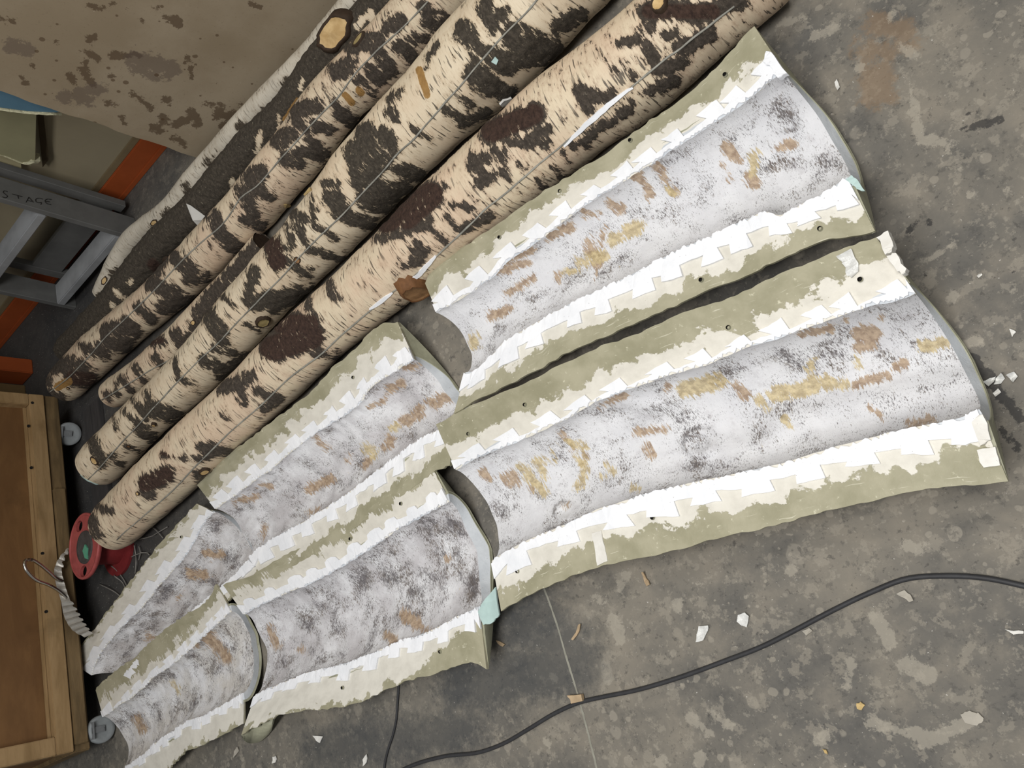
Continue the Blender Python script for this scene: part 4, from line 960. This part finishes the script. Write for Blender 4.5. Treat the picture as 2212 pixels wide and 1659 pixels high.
slab('foam_board', [(-60,238),(0,241),(78,247),(76,345),(66,358),(0,335),(-60,318)], 2.34, .035, [M_FOAM, M_CRUMB], 'grey green foam board with crumbled cream lower edge, below the blue board', [(-60,322),(0,333),(66,352),(75,346)])
slab('foam_board', [(-60,338),(0,348),(46,362),(40,379),(0,373),(-60,364)], 2.39, .03, [M_CREAMB, M_CRUMB], 'small cream foam board end peeking out above the grey steps')
bq = np.array([aty(a, b, 2.405) for a, b in [(80,246),(94,246),(105,345),(92,362)]])  # dark slab modelled in place of the foam board's shadow and side edge
bt_ = meshobj('foam_shadow_slab', np.vstack([bq, bq + [0, .03, 0]]), [(0, 1, 2, 3), (7, 6, 5, 4), (0, 4, 5, 1), (1, 5, 6, 2), (2, 6, 7, 3), (3, 7, 4, 0)], M_FOAMSHADE, None, False)
tag(bt_, 'dark brown slab standing for the shadow and side of the grey green foam board', 'shadow slab')

# ------------------------------------------------------------------ left corner: orange post and tan board
tag(boxmesh('orange_post', (-3.90, 2.09, 0), (-3.77, 2.165, 1.1), M_ORANGE, None, .004), 'orange painted upright post at the left edge, behind the wooden trolley', 'post')
tag(boxmesh('tan_board', (-3.97, 1.92, 0), (-3.87, 2.075, 1.0), M_TAN, None, .004), 'tan board standing upright between the orange post and the trolley', 'board')

# ------------------------------------------------------------------ wooden trolley
TX = -3.315
tr = thing('wooden_trolley', 'pine framed plywood box trolley on grey castors at the left edge', 'trolley', (TX - .35, 1.02, 0))
y0 = atx(120, 1632, TX)[1]; y1 = atx(60, 850, TX)[1]
zb = .118
z_in = lambda x, y: atx(x, y, TX)[2]
rail_top = z_in(92, 1240); rail_bot = z_in(128, 1240)
boxmesh('bottom_rail', (TX - .045, y0, rail_bot), (TX, y1, rail_top), M_PINE, tr, .003)
boxmesh('base_board', (TX - .70, y0 - .004, rail_bot - .062), (TX - .012, y1 + .004, rail_bot - .002), M_PINE2, tr, .004)
boxmesh('edge_lath', (TX - .012, y0 + .02, rail_bot - .050), (TX + .006, y1 - .42, rail_bot - .004), M_PINE2, tr, .003)
boxmesh('side_post', (TX - .045, y0, rail_top), (TX, y0 + .062, 1.0), M_PINE, tr, .003)
boxmesh('side_post', (TX - .045, y1 - .05, rail_top), (TX, y1, 1.0), M_PINE, tr, .003)
boxmesh('side_panel', (TX - .060, y0 + .03, rail_bot), (TX - .040, y1 - .03, 1.0), M_PLY, tr, 0)
boxmesh('panel_lip', (TX - .040, y0 + .062, rail_top), (TX - .030, y1 - .05, rail_top + .012), M_PINE, tr, .002)
boxmesh('box_body', (TX - .69, y0 + .01, rail_bot), (TX - .061, y1 - .01, 1.0), M_PLY, tr, .003)
for (x, y) in ((62, 920), (68, 1010), (92, 1195), (100, 1321), (70, 870)):
    p = atx(x, y, TX + .0006)
    a = np.linspace(0, 2 * np.pi, 10, endpoint=False)
    ring = np.stack([np.full(10, TX + .0012), p[1] + .006 * np.cos(a), p[2] + .006 * np.sin(a)], 1)
    V = np.vstack([ring, ring * [0, 1, 1] + [TX - .003, 0, 0], [[TX + .0004, p[1], p[2]]]])
    meshobj('screw_hole', V, [(i, (i + 1) % 10, 20) for i in range(10)] + [(i, i + 10, (i + 1) % 10 + 10, (i + 1) % 10) for i in range(10)], M_HOLE, tr, False)
def castor(cx, cy, rz):
    root = bpy.data.objects.new('castor', None); COL.objects.link(root); root.parent = tr
    root.location = Vector((cx, cy, 0)) - tr.location
    Rz = np.array([[math.cos(rz), -math.sin(rz), 0], [math.sin(rz), math.cos(rz), 0], [0, 0, 1]])
    def put(name, V, fs, mat, sm=True):
        me = bpy.data.meshes.new(name); V = np.asarray(V) @ Rz.T
        me.from_pydata([tuple(v) for v in V], [], fs); o = bpy.data.objects.new(name, me); COL.objects.link(o); me.materials.append(mat); o.parent = root
        bm = bmesh.new(); bm.from_mesh(me); bmesh.ops.recalc_face_normals(bm, faces=bm.faces); bm.to_mesh(me); bm.free()
        for p in me.polygons: p.use_smooth = sm
    prof = [(.010, .012), (.034, .015), (.045, .016), (.0485, .011), (.05, 0), (.0485, -.011), (.045, -.016), (.034, -.015), (.010, -.012)]
    n = 32; a = np.linspace(0, 2 * np.pi, n, endpoint=False)
    V = np.vstack([np.stack([r * np.cos(a), np.full(n, w), .051 + r * np.sin(a)], 1) for r, w in prof])
    fs = [tuple(f) for f in grid_faces(len(prof), n, wrap=True)] + [tuple(range(n)), tuple(range(8 * n + n - 1, 8 * n - 1, -1))]
    put('wheel', V, fs, M_CASTOR)
    F_ = []; V = []
    def bx(lo, hi):
        k = len(V)
        for z in (lo[2], hi[2]):
            for y in (lo[1], hi[1]):
                for x in (lo[0], hi[0]): V.append((x, y, z))
        for f in ((0, 2, 3, 1), (4, 5, 7, 6), (0, 1, 5, 4), (1, 3, 7, 5), (3, 2, 6, 7), (2, 0, 4, 6)): F_.append(tuple(k + q for q in f))
    top = rail_bot - .063
    bx((-.012, .0185, .045), (.010, .0215, top)); bx((-.012, -.0215, .045), (.010, -.0185, top)); bx((-.03, -.03, top - .004), (.03, .03, top)); bx((-.005, -.0225, .047), (.005, .0225, .055))
    put('fork', V, F_, M_STEEL, False)
castor(-3.355, 1.585, -1.99); castor(-3.325, .372, -1.68)
castor(-3.85, 1.585, .6); castor(-3.85, .372, .6)

# ------------------------------------------------------------------ plank on the floor by the log ends
pk = thing('floor_plank', 'two dark grey planks lying flat between log ends and trolley', 'plank', (-3.22, 1.4, 0))
boxmesh('board', (-3.285, 1.06, 0), (-3.215, 1.66, .016), M_PLANK, pk, .002)
boxmesh('board', (-3.209, 1.04, 0), (-3.135, 1.66, .018), M_PLANK, pk, .002)

# ------------------------------------------------------------------ red spool
sc_ = at(258, 1176, 0)
hs = None
best = 9
for h in np.linspace(.08, .3, 200):
    e = np.linalg.norm(pix(np.array([sc_[0], sc_[1], h])) - [181, 1182])
    if e < best: best, hs = e, h
rs = 69 * (-((np.array([sc_[0], sc_[1], hs]) - C0) @ R)[2]) / F
sp = thing('wire_spool', 'red plastic wire spool standing upright between log end and trolley', 'spool', (sc_[0], sc_[1], 0))
def lathe(name, prof, mat, par, cx, cy, n=40, sx=1.0):
    a = np.linspace(0, 2 * np.pi, n, endpoint=False)
    V = np.vstack([np.stack([cx + r * np.cos(a), cy + r * np.sin(a), np.full(n, z)], 1) for r, z in prof])
    fs = [tuple(f) for f in grid_faces(len(prof), n, wrap=True)]
    o = meshobj(name, V, fs, mat, par)
    bm = bmesh.new(); bm.from_mesh(o.data); bmesh.ops.recalc_face_normals(bm, faces=bm.faces); bm.to_mesh(o.data); bm.free(); return o
def flange_disc(z0, z1, mat, holes):
    n = 56; a = np.linspace(0, 2 * np.pi, n, endpoint=False); poly = [[Vector((rs * math.cos(t), rs * math.sin(t), 0)) for t in a]]
    for hx, hy, ra, rb in holes:
        poly.append([Vector((hx + ra * math.cos(t), hy + rb * math.sin(t), 0)) for t in np.linspace(0, -2 * np.pi, 18, endpoint=False)])
    tri = tessellate_polygon(poly); fl_ = [v for lp_ in poly for v in lp_]; m = len(fl_)
    V = [(sc_[0] + v.x, sc_[1] + v.y, z1) for v in fl_] + [(sc_[0] + v.x, sc_[1] + v.y, z0) for v in fl_]
    fs = [tuple(t) for t in tri] + [tuple(x + m for x in t[::-1]) for t in tri]; off = 0
    for lp_ in poly:
        q = len(lp_)
        for i in range(q): fs.append((off + i, off + (i + 1) % q, off + (i + 1) % q + m, off + i + m))
        off += q
    o = meshobj('spool_flange', np.array(V), fs, mat, sp, False)
    bm = bmesh.new(); bm.from_mesh(o.data); bmesh.ops.recalc_face_normals(bm, faces=bm.faces); bm.to_mesh(o.data); bm.free()
hol = []
for (x, y, ra, rb) in ((171, 1137, .3, .16), (180, 1234, .2, .12)):
    p = at(x, y, hs) - sc_; hol.append((p[0], p[1], rs * .24, rs * .17))
flange_disc(hs - .012, hs, M_RED, hol)
flange_disc(0.001, .012, M_DKRED, [])
lathe('spool_core', [(rs * .62, .012), (rs * .60, hs - .012)], M_DKRED, sp, *sc_[:2])
hx = at(184, 1182, hs)[:2]
lathe('hub_cap', [(rs * .52, hs), (rs * .50, hs + .006), (rs * .44, hs + .004), (rs * .12, hs + .002), (.001, hs + .002)], M_HUB, sp, *hx)
prism('paint_mark', [at(178,1190,hs + .0085), at(183,1176,hs + .0085), at(188,1184,hs + .0085), at(187,1196,hs + .0085), at(189,1208,hs + .0085), at(183,1206,hs + .0085)], .005, M_GREEN, sp)
lathe('rim', [(rs, hs - .014), (rs + .004, hs - .008), (rs + .004, hs), (rs, hs + .003), (rs - .006, hs + .002), (rs - .006, hs - .001)], M_RED, sp, *sc_[:2])

# ------------------------------------------------------------------ fluted metal ring with a chrome handle
ft = thing('fluted_tin', 'curved fluted metal band with toothed edge and bent chrome handle by trolley', 'tin', (TX + .06, .95, 0))
px_ = lambda pts, off: np.array([atx(x, y, TX + o_) for (x, y), o_ in zip(pts, off)])
off_ = [.05, .035, .028, .028, .032, .045, .07, .10]
L_ = resample(px_([(146,1184),(127,1206),(117,1232),(121,1262),(131,1295),(140,1335),(158,1362),(182,1376)], off_), 60)
R_ = resample(px_([(150,1186),(138,1208),(135,1232),(142,1262),(153,1295),(167,1322),(184,1350),(198,1368)], [q + .012 for q in off_]), 60)
k = np.arange(60); zig = np.where(k % 4 < 2, 0.0, 1.0); zig[14:32] *= .12
nrm_ = np.cross(np.gradient(L_, axis=0), R_ - L_); nrm_ /= np.linalg.norm(nrm_, axis=1)[:, None]
wav = .006 * np.sin(k * np.pi / 2 + .5); wav[14:32] *= .15
Lf = L_ + nrm_ * wav[:, None] * .5; Rf = R_ + (R_ - L_) * (.22 * (zig - .5))[:, None] + nrm_ * wav[:, None]
Mf = (Lf + Rf) / 2
V = np.vstack([Lf, Mf, Rf, Lf - nrm_ * .0018, Mf - nrm_ * .0018, Rf - nrm_ * .0018])
fs = []
for i in range(59):
    for a, b in ((0, 60), (60, 120)): fs.append((a + i, a + i + 1, b + i + 1, b + i)); fs.append((180 + b + i, 180 + b + i + 1, 180 + a + i + 1, 180 + a + i))
    fs.append((i + 1, i, 180 + i, 181 + i)); fs.append((120 + i, 121 + i, 301 + i, 300 + i))
meshobj('fluted_band', V, fs, M_TIN, ft, False)
tube('handle', px_([(144,1292),(126,1276),(103,1263),(78,1253),(63,1240),(53,1222),(54,1212),(66,1209),(84,1218),(105,1235),(122,1250),(135,1256)], [.034,.05,.07,.085,.095,.10,.10,.095,.08,.06,.045,.034]),
     .0062, M_CHROME, ft, 12, 70)

# ------------------------------------------------------------------ wires by the log end
for i, pts in enumerate([[(246,1240),(252,1248),(258,1252),(272,1272),(285,1290)], [(240,1222),(252,1232),(266,1250),(275,1268)], [(290,1178),(293,1195),(294,1215),(292,1240)], [(215,1262),(228,1268),(250,1280),(262,1290)],
                         [(284,1203),(292,1199),(300,1196),(308,1194),(315,1194),(322,1198)], [(300,1165),(322,1160),(345,1148),(362,1138)], [(325,1135),(340,1148),(352,1162)], [(300,1180),(303,1192),(300,1210)]]):
    tag(tube('loose_wire', [at(x, y, .004 + .012 * math.sin(1.3 * q + i) ** 2) for q, (x, y) in enumerate(pts)], .0023, M_WIRE, None, 6, 20),
        ['grey wire running from under the spool to the pale tip mould', 'short grey wire just inside the longest of the loose wires', 'grey wire hanging from the log end down beside the spool', 'lowest grey wire near the tip mould flange', 'dark wire arching right of the spool to the tip mould', 'grey wire under the near log end, upper right strand', 'short wire crossing under the near log beside the mould corner', 'short wire just below the rim of the near log end'][i], 'wire', 'loose wire strands by the spool')

# ------------------------------------------------------------------ cables
cab = [(2420,1350),(2330,1304),(2260,1278),(2212,1266),(2130,1249),(2040,1244),(1960,1250),(1880,1280),(1800,1318),(1720,1360),(1650,1395),(1560,1430),(1460,1466),(1370,1492),(1300,1506),(1250,1518),(1200,1540),(1140,1576),(1090,1605),(1040,1624),(960,1634),(900,1650),(860,1668),(820,1700),(700,1770),(560,1810)]
tag(tube('cable', [at(x, y, .0048) for x, y in cab], .0046, M_CABLE, None, 10, 160), 'long black cable snaking across the open concrete floor', 'cable')
cab2 = [(862,1470),(860,1500),(858,1530),(855,1560),(848,1590),(838,1620),(832,1645),(829,1668)]
tag(tube('cable', [at(x, y, .0036) for x, y in cab2], .0032, M_CABLE, None, 8, 60), 'short thin black cable running down from under the speckled mould', 'cable')

# ------------------------------------------------------------------ scraps
def scrap(name, px, label, cat, mat, z=.0045, th=.0025, curl=.004, group=None, n=2):
    P = np.array([at(x, y, 0) for x, y in px]); c = P.mean(0); Q = []
    for k in range(len(P)):
        a, b = P[k], P[(k + 1) % len(P)]
        for q in range(n): Q.append(a + (b - a) * q / n + rng.normal(0, .0006, 3) * [1, 1, 0] * (q > 0))
    Q = np.array(Q); m = len(Q); w = np.array([unit(P[-1] - P[0] + 1e-9) @ (q - c) for q in Q]); w /= np.abs(w).max() + 1e-9
    top = Q + np.outer(z + curl * w ** 2, [0, 0, 1]); ctr = np.array([[*c[:2], z - .001]])
    V = np.vstack([top, ctr, top - [0, 0, th], ctr - [0, 0, th]]); fs = []
    for i in range(m):
        j = (i + 1) % m; fs += [(i, j, m), (m + 1 + j, m + 1 + i, 2 * m + 1), (j, i, m + 1 + i, m + 1 + j)]
    o = meshobj(name, V, fs, mat, None, False)
    bm = bmesh.new(); bm.from_mesh(o.data); bmesh.ops.recalc_face_normals(bm, faces=bm.faces); bm.to_mesh(o.data); bm.free()
    return tag(o, label, cat, group)
scrap('plastic_scrap', [(1507,1370),(1512,1352),(1533,1350),(1531,1362),(1522,1382),(1507,1386)], 'shiny white scrap on the floor above the cable, lower left of two', 'scrap', M_FOIL)
scrap('plastic_scrap', [(1596,1328),(1612,1322),(1620,1330),(1616,1354),(1604,1350),(1594,1342)], 'shiny white scrap on the floor above the cable, upper right of two', 'scrap', M_FOIL)
scrap('plastic_curl', [(2126,826),(2140,818),(2152,814),(2150,826),(2138,836)], 'clear plastic curl touching the end of the largest mould', 'scrap', M_FOIL, curl=.012)
scrap('plastic_curl', [(2152,818),(2166,808),(2172,818),(2164,830),(2150,832)], 'clear plastic curl in the middle of three by the largest mould', 'scrap', M_FOIL, curl=.012)
scrap('plastic_curl', [(2176,812),(2192,804),(2200,814),(2192,828),(2182,818)], 'clear plastic curl nearest the right edge of three', 'scrap', M_FOIL, curl=.012)
scrap('plastic_scrap', [(2146,850),(2158,840),(2164,848),(2152,858)], 'small grey translucent scrap just below the plastic curls', 'scrap', M_PAPER)
scrap('wood_shaving', [(1391,1236),(1395,1235),(1396,1246),(1403,1254),(1408,1262),(1402,1265),(1394,1256)], 'curled tan wood shaving below the near flange of the largest mould', 'shaving', M_CHIP, curl=.008)
scrap('wood_sliver', [(1252,1350),(1258,1347),(1254,1362),(1242,1382),(1238,1380),(1246,1366)], 'tan wood sliver on the floor just right of the pale joint line', 'wood chip', M_CHIP)
scrap('wood_sliver', [(1076,1382),(1084,1386),(1094,1392),(1090,1396),(1078,1390)], 'tiny tan sliver on dark floor by the flared mould corner', 'wood chip', M_CHIP)
scrap('wood_chip', [(1232,1500),(1262,1498),(1266,1512),(1240,1518),(1238,1508)], 'tan wood chip beside the long cable where it crosses the joint line', 'wood chip', M_CHIP, z=.012, curl=.002, th=.009)
scrap('wood_chip', [(1852,1518),(1862,1514),(1870,1522),(1864,1532),(1854,1530)], 'small yellow wood chip alone on the floor at lower right', 'wood chip', M_YCHIP)
scrap('wood_chip', [(1780,1616),(1786,1618),(1791,1628),(1784,1626)], 'tiny tan splinter near the bottom edge, under a pale paint blotch', 'wood chip', M_YCHIP)
scrap('paint_flake', [(2076,1542),(2086,1536),(2096,1534),(2106,1538),(2114,1538),(2126,1550),(2122,1560),(2112,1566),(2100,1564),(2086,1560)], 'pale dried paint flake at lower right with dark upper edge', 'flake', M_FLAKE, curl=.001)
scrap('paper_scrap', [(2172,1358),(2190,1362),(2212,1362),(2212,1368),(2190,1370)], 'torn white scrap at the right edge below the cable end', 'scrap', M_PAPER)
scrap('paper_scrap', [(1805,180),(1810,174),(1816,190),(1812,198)], 'small white flake on dark floor right of the upper long mould', 'scrap', M_PAPER)
scrap('paper_scrap', [(2112,598),(2122,592),(2124,596),(2116,602)], 'small white fleck on the floor near a round pale stain', 'scrap', M_PAPER)
scrap('paper_scrap', [(2182,712),(2196,718),(2188,730)], 'pale peeled fleck on brown floor above the plastic curls', 'scrap', M_PAPER)
scrap('paper_scrap', [(680,1588),(700,1590),(694,1604),(686,1600)], 'white chip left of the thin cable near bottom edge', 'scrap', M_PAPER)
scrap('paper_scrap', [(786,1640),(796,1628),(794,1646),(788,1654)], 'white flake close beside the thin cable at the bottom edge', 'scrap', M_PAPER)
scrap('paper_scrap', [(592,1634),(600,1632),(598,1646),(592,1648)], 'small white flake at the bottom edge below the curled mould lip', 'scrap', M_PAPER)
scrap('plaster_crumb', [(508,1622),(516,1612),(518,1622),(508,1636)], 'pale plaster crumb on floor between the lower moulds and frame bottom', 'scrap', M_FLAKE)
scrap('wood_shaving', [(1940,1282),(1956,1274),(1968,1284),(1976,1296),(1966,1300),(1952,1290)], 'pale curled shaving just under the cable at the right', 'shaving', M_FLAKE, curl=.006)
scrap('paint_flake', [(1736,1362),(1750,1356),(1758,1362),(1744,1372)], 'pale flake lying against the lower side of the long cable', 'flake', M_FLAKE)
# white scrap caught between two logs, chips lying on the logs
def on_log_scrap(key, px, label, cat, mat, lift=.004, th=.003, name='wood_chip'):
    P = np.array([on_log(key, x, y)[0] + on_log(key, x, y)[1] * lift for x, y in px]); nr = on_log(key, *px[0])[1]
    return tag(prism(name, P, -nr * th, mat), label, cat)
on_log_scrap('L4', [(408,440),(418,442),(452,468),(445,478),(432,488),(420,470)], 'white torn paper scrap wedged between the dark log and seamed log', 'scrap', M_PAPER, .012, .002, 'paper_scrap')
on_log_scrap('L2', [(655,418),(672,406),(675,410),(658,423)], 'yellow wood chip in the gap between seamed log and thick log', 'wood chip', M_YCHIP, .006, .004)
on_log_scrap('L3', [(612,440),(618,440),(631,446),(628,449),(614,447)], 'yellow wood splinter on the near side of the seamed log', 'wood chip', M_YCHIP, .006, .004)
on_log_scrap('L2', [(1078,224),(1086,214),(1102,208),(1104,214),(1092,224),(1082,228)], 'white plaster crumb on the near side of the thick banded log', 'scrap', M_PLASTER, .006, .006, 'plaster_crumb')
on_log_scrap('L2', [(168,1030),(178,1034),(196,1040),(212,1046),(206,1050),(186,1046),(172,1040)], 'pale teal silicone film along the sawn lower end of the thick banded log', 'scrap', M_TEAL, .003, .003, 'silicone_film')
on_log_scrap('L2', [(1062,132),(1070,122),(1077,128),(1073,138)], 'small pale teal silicone crumb on the thick banded log', 'scrap', M_TEAL, .003, .003, 'silicone_crumb')
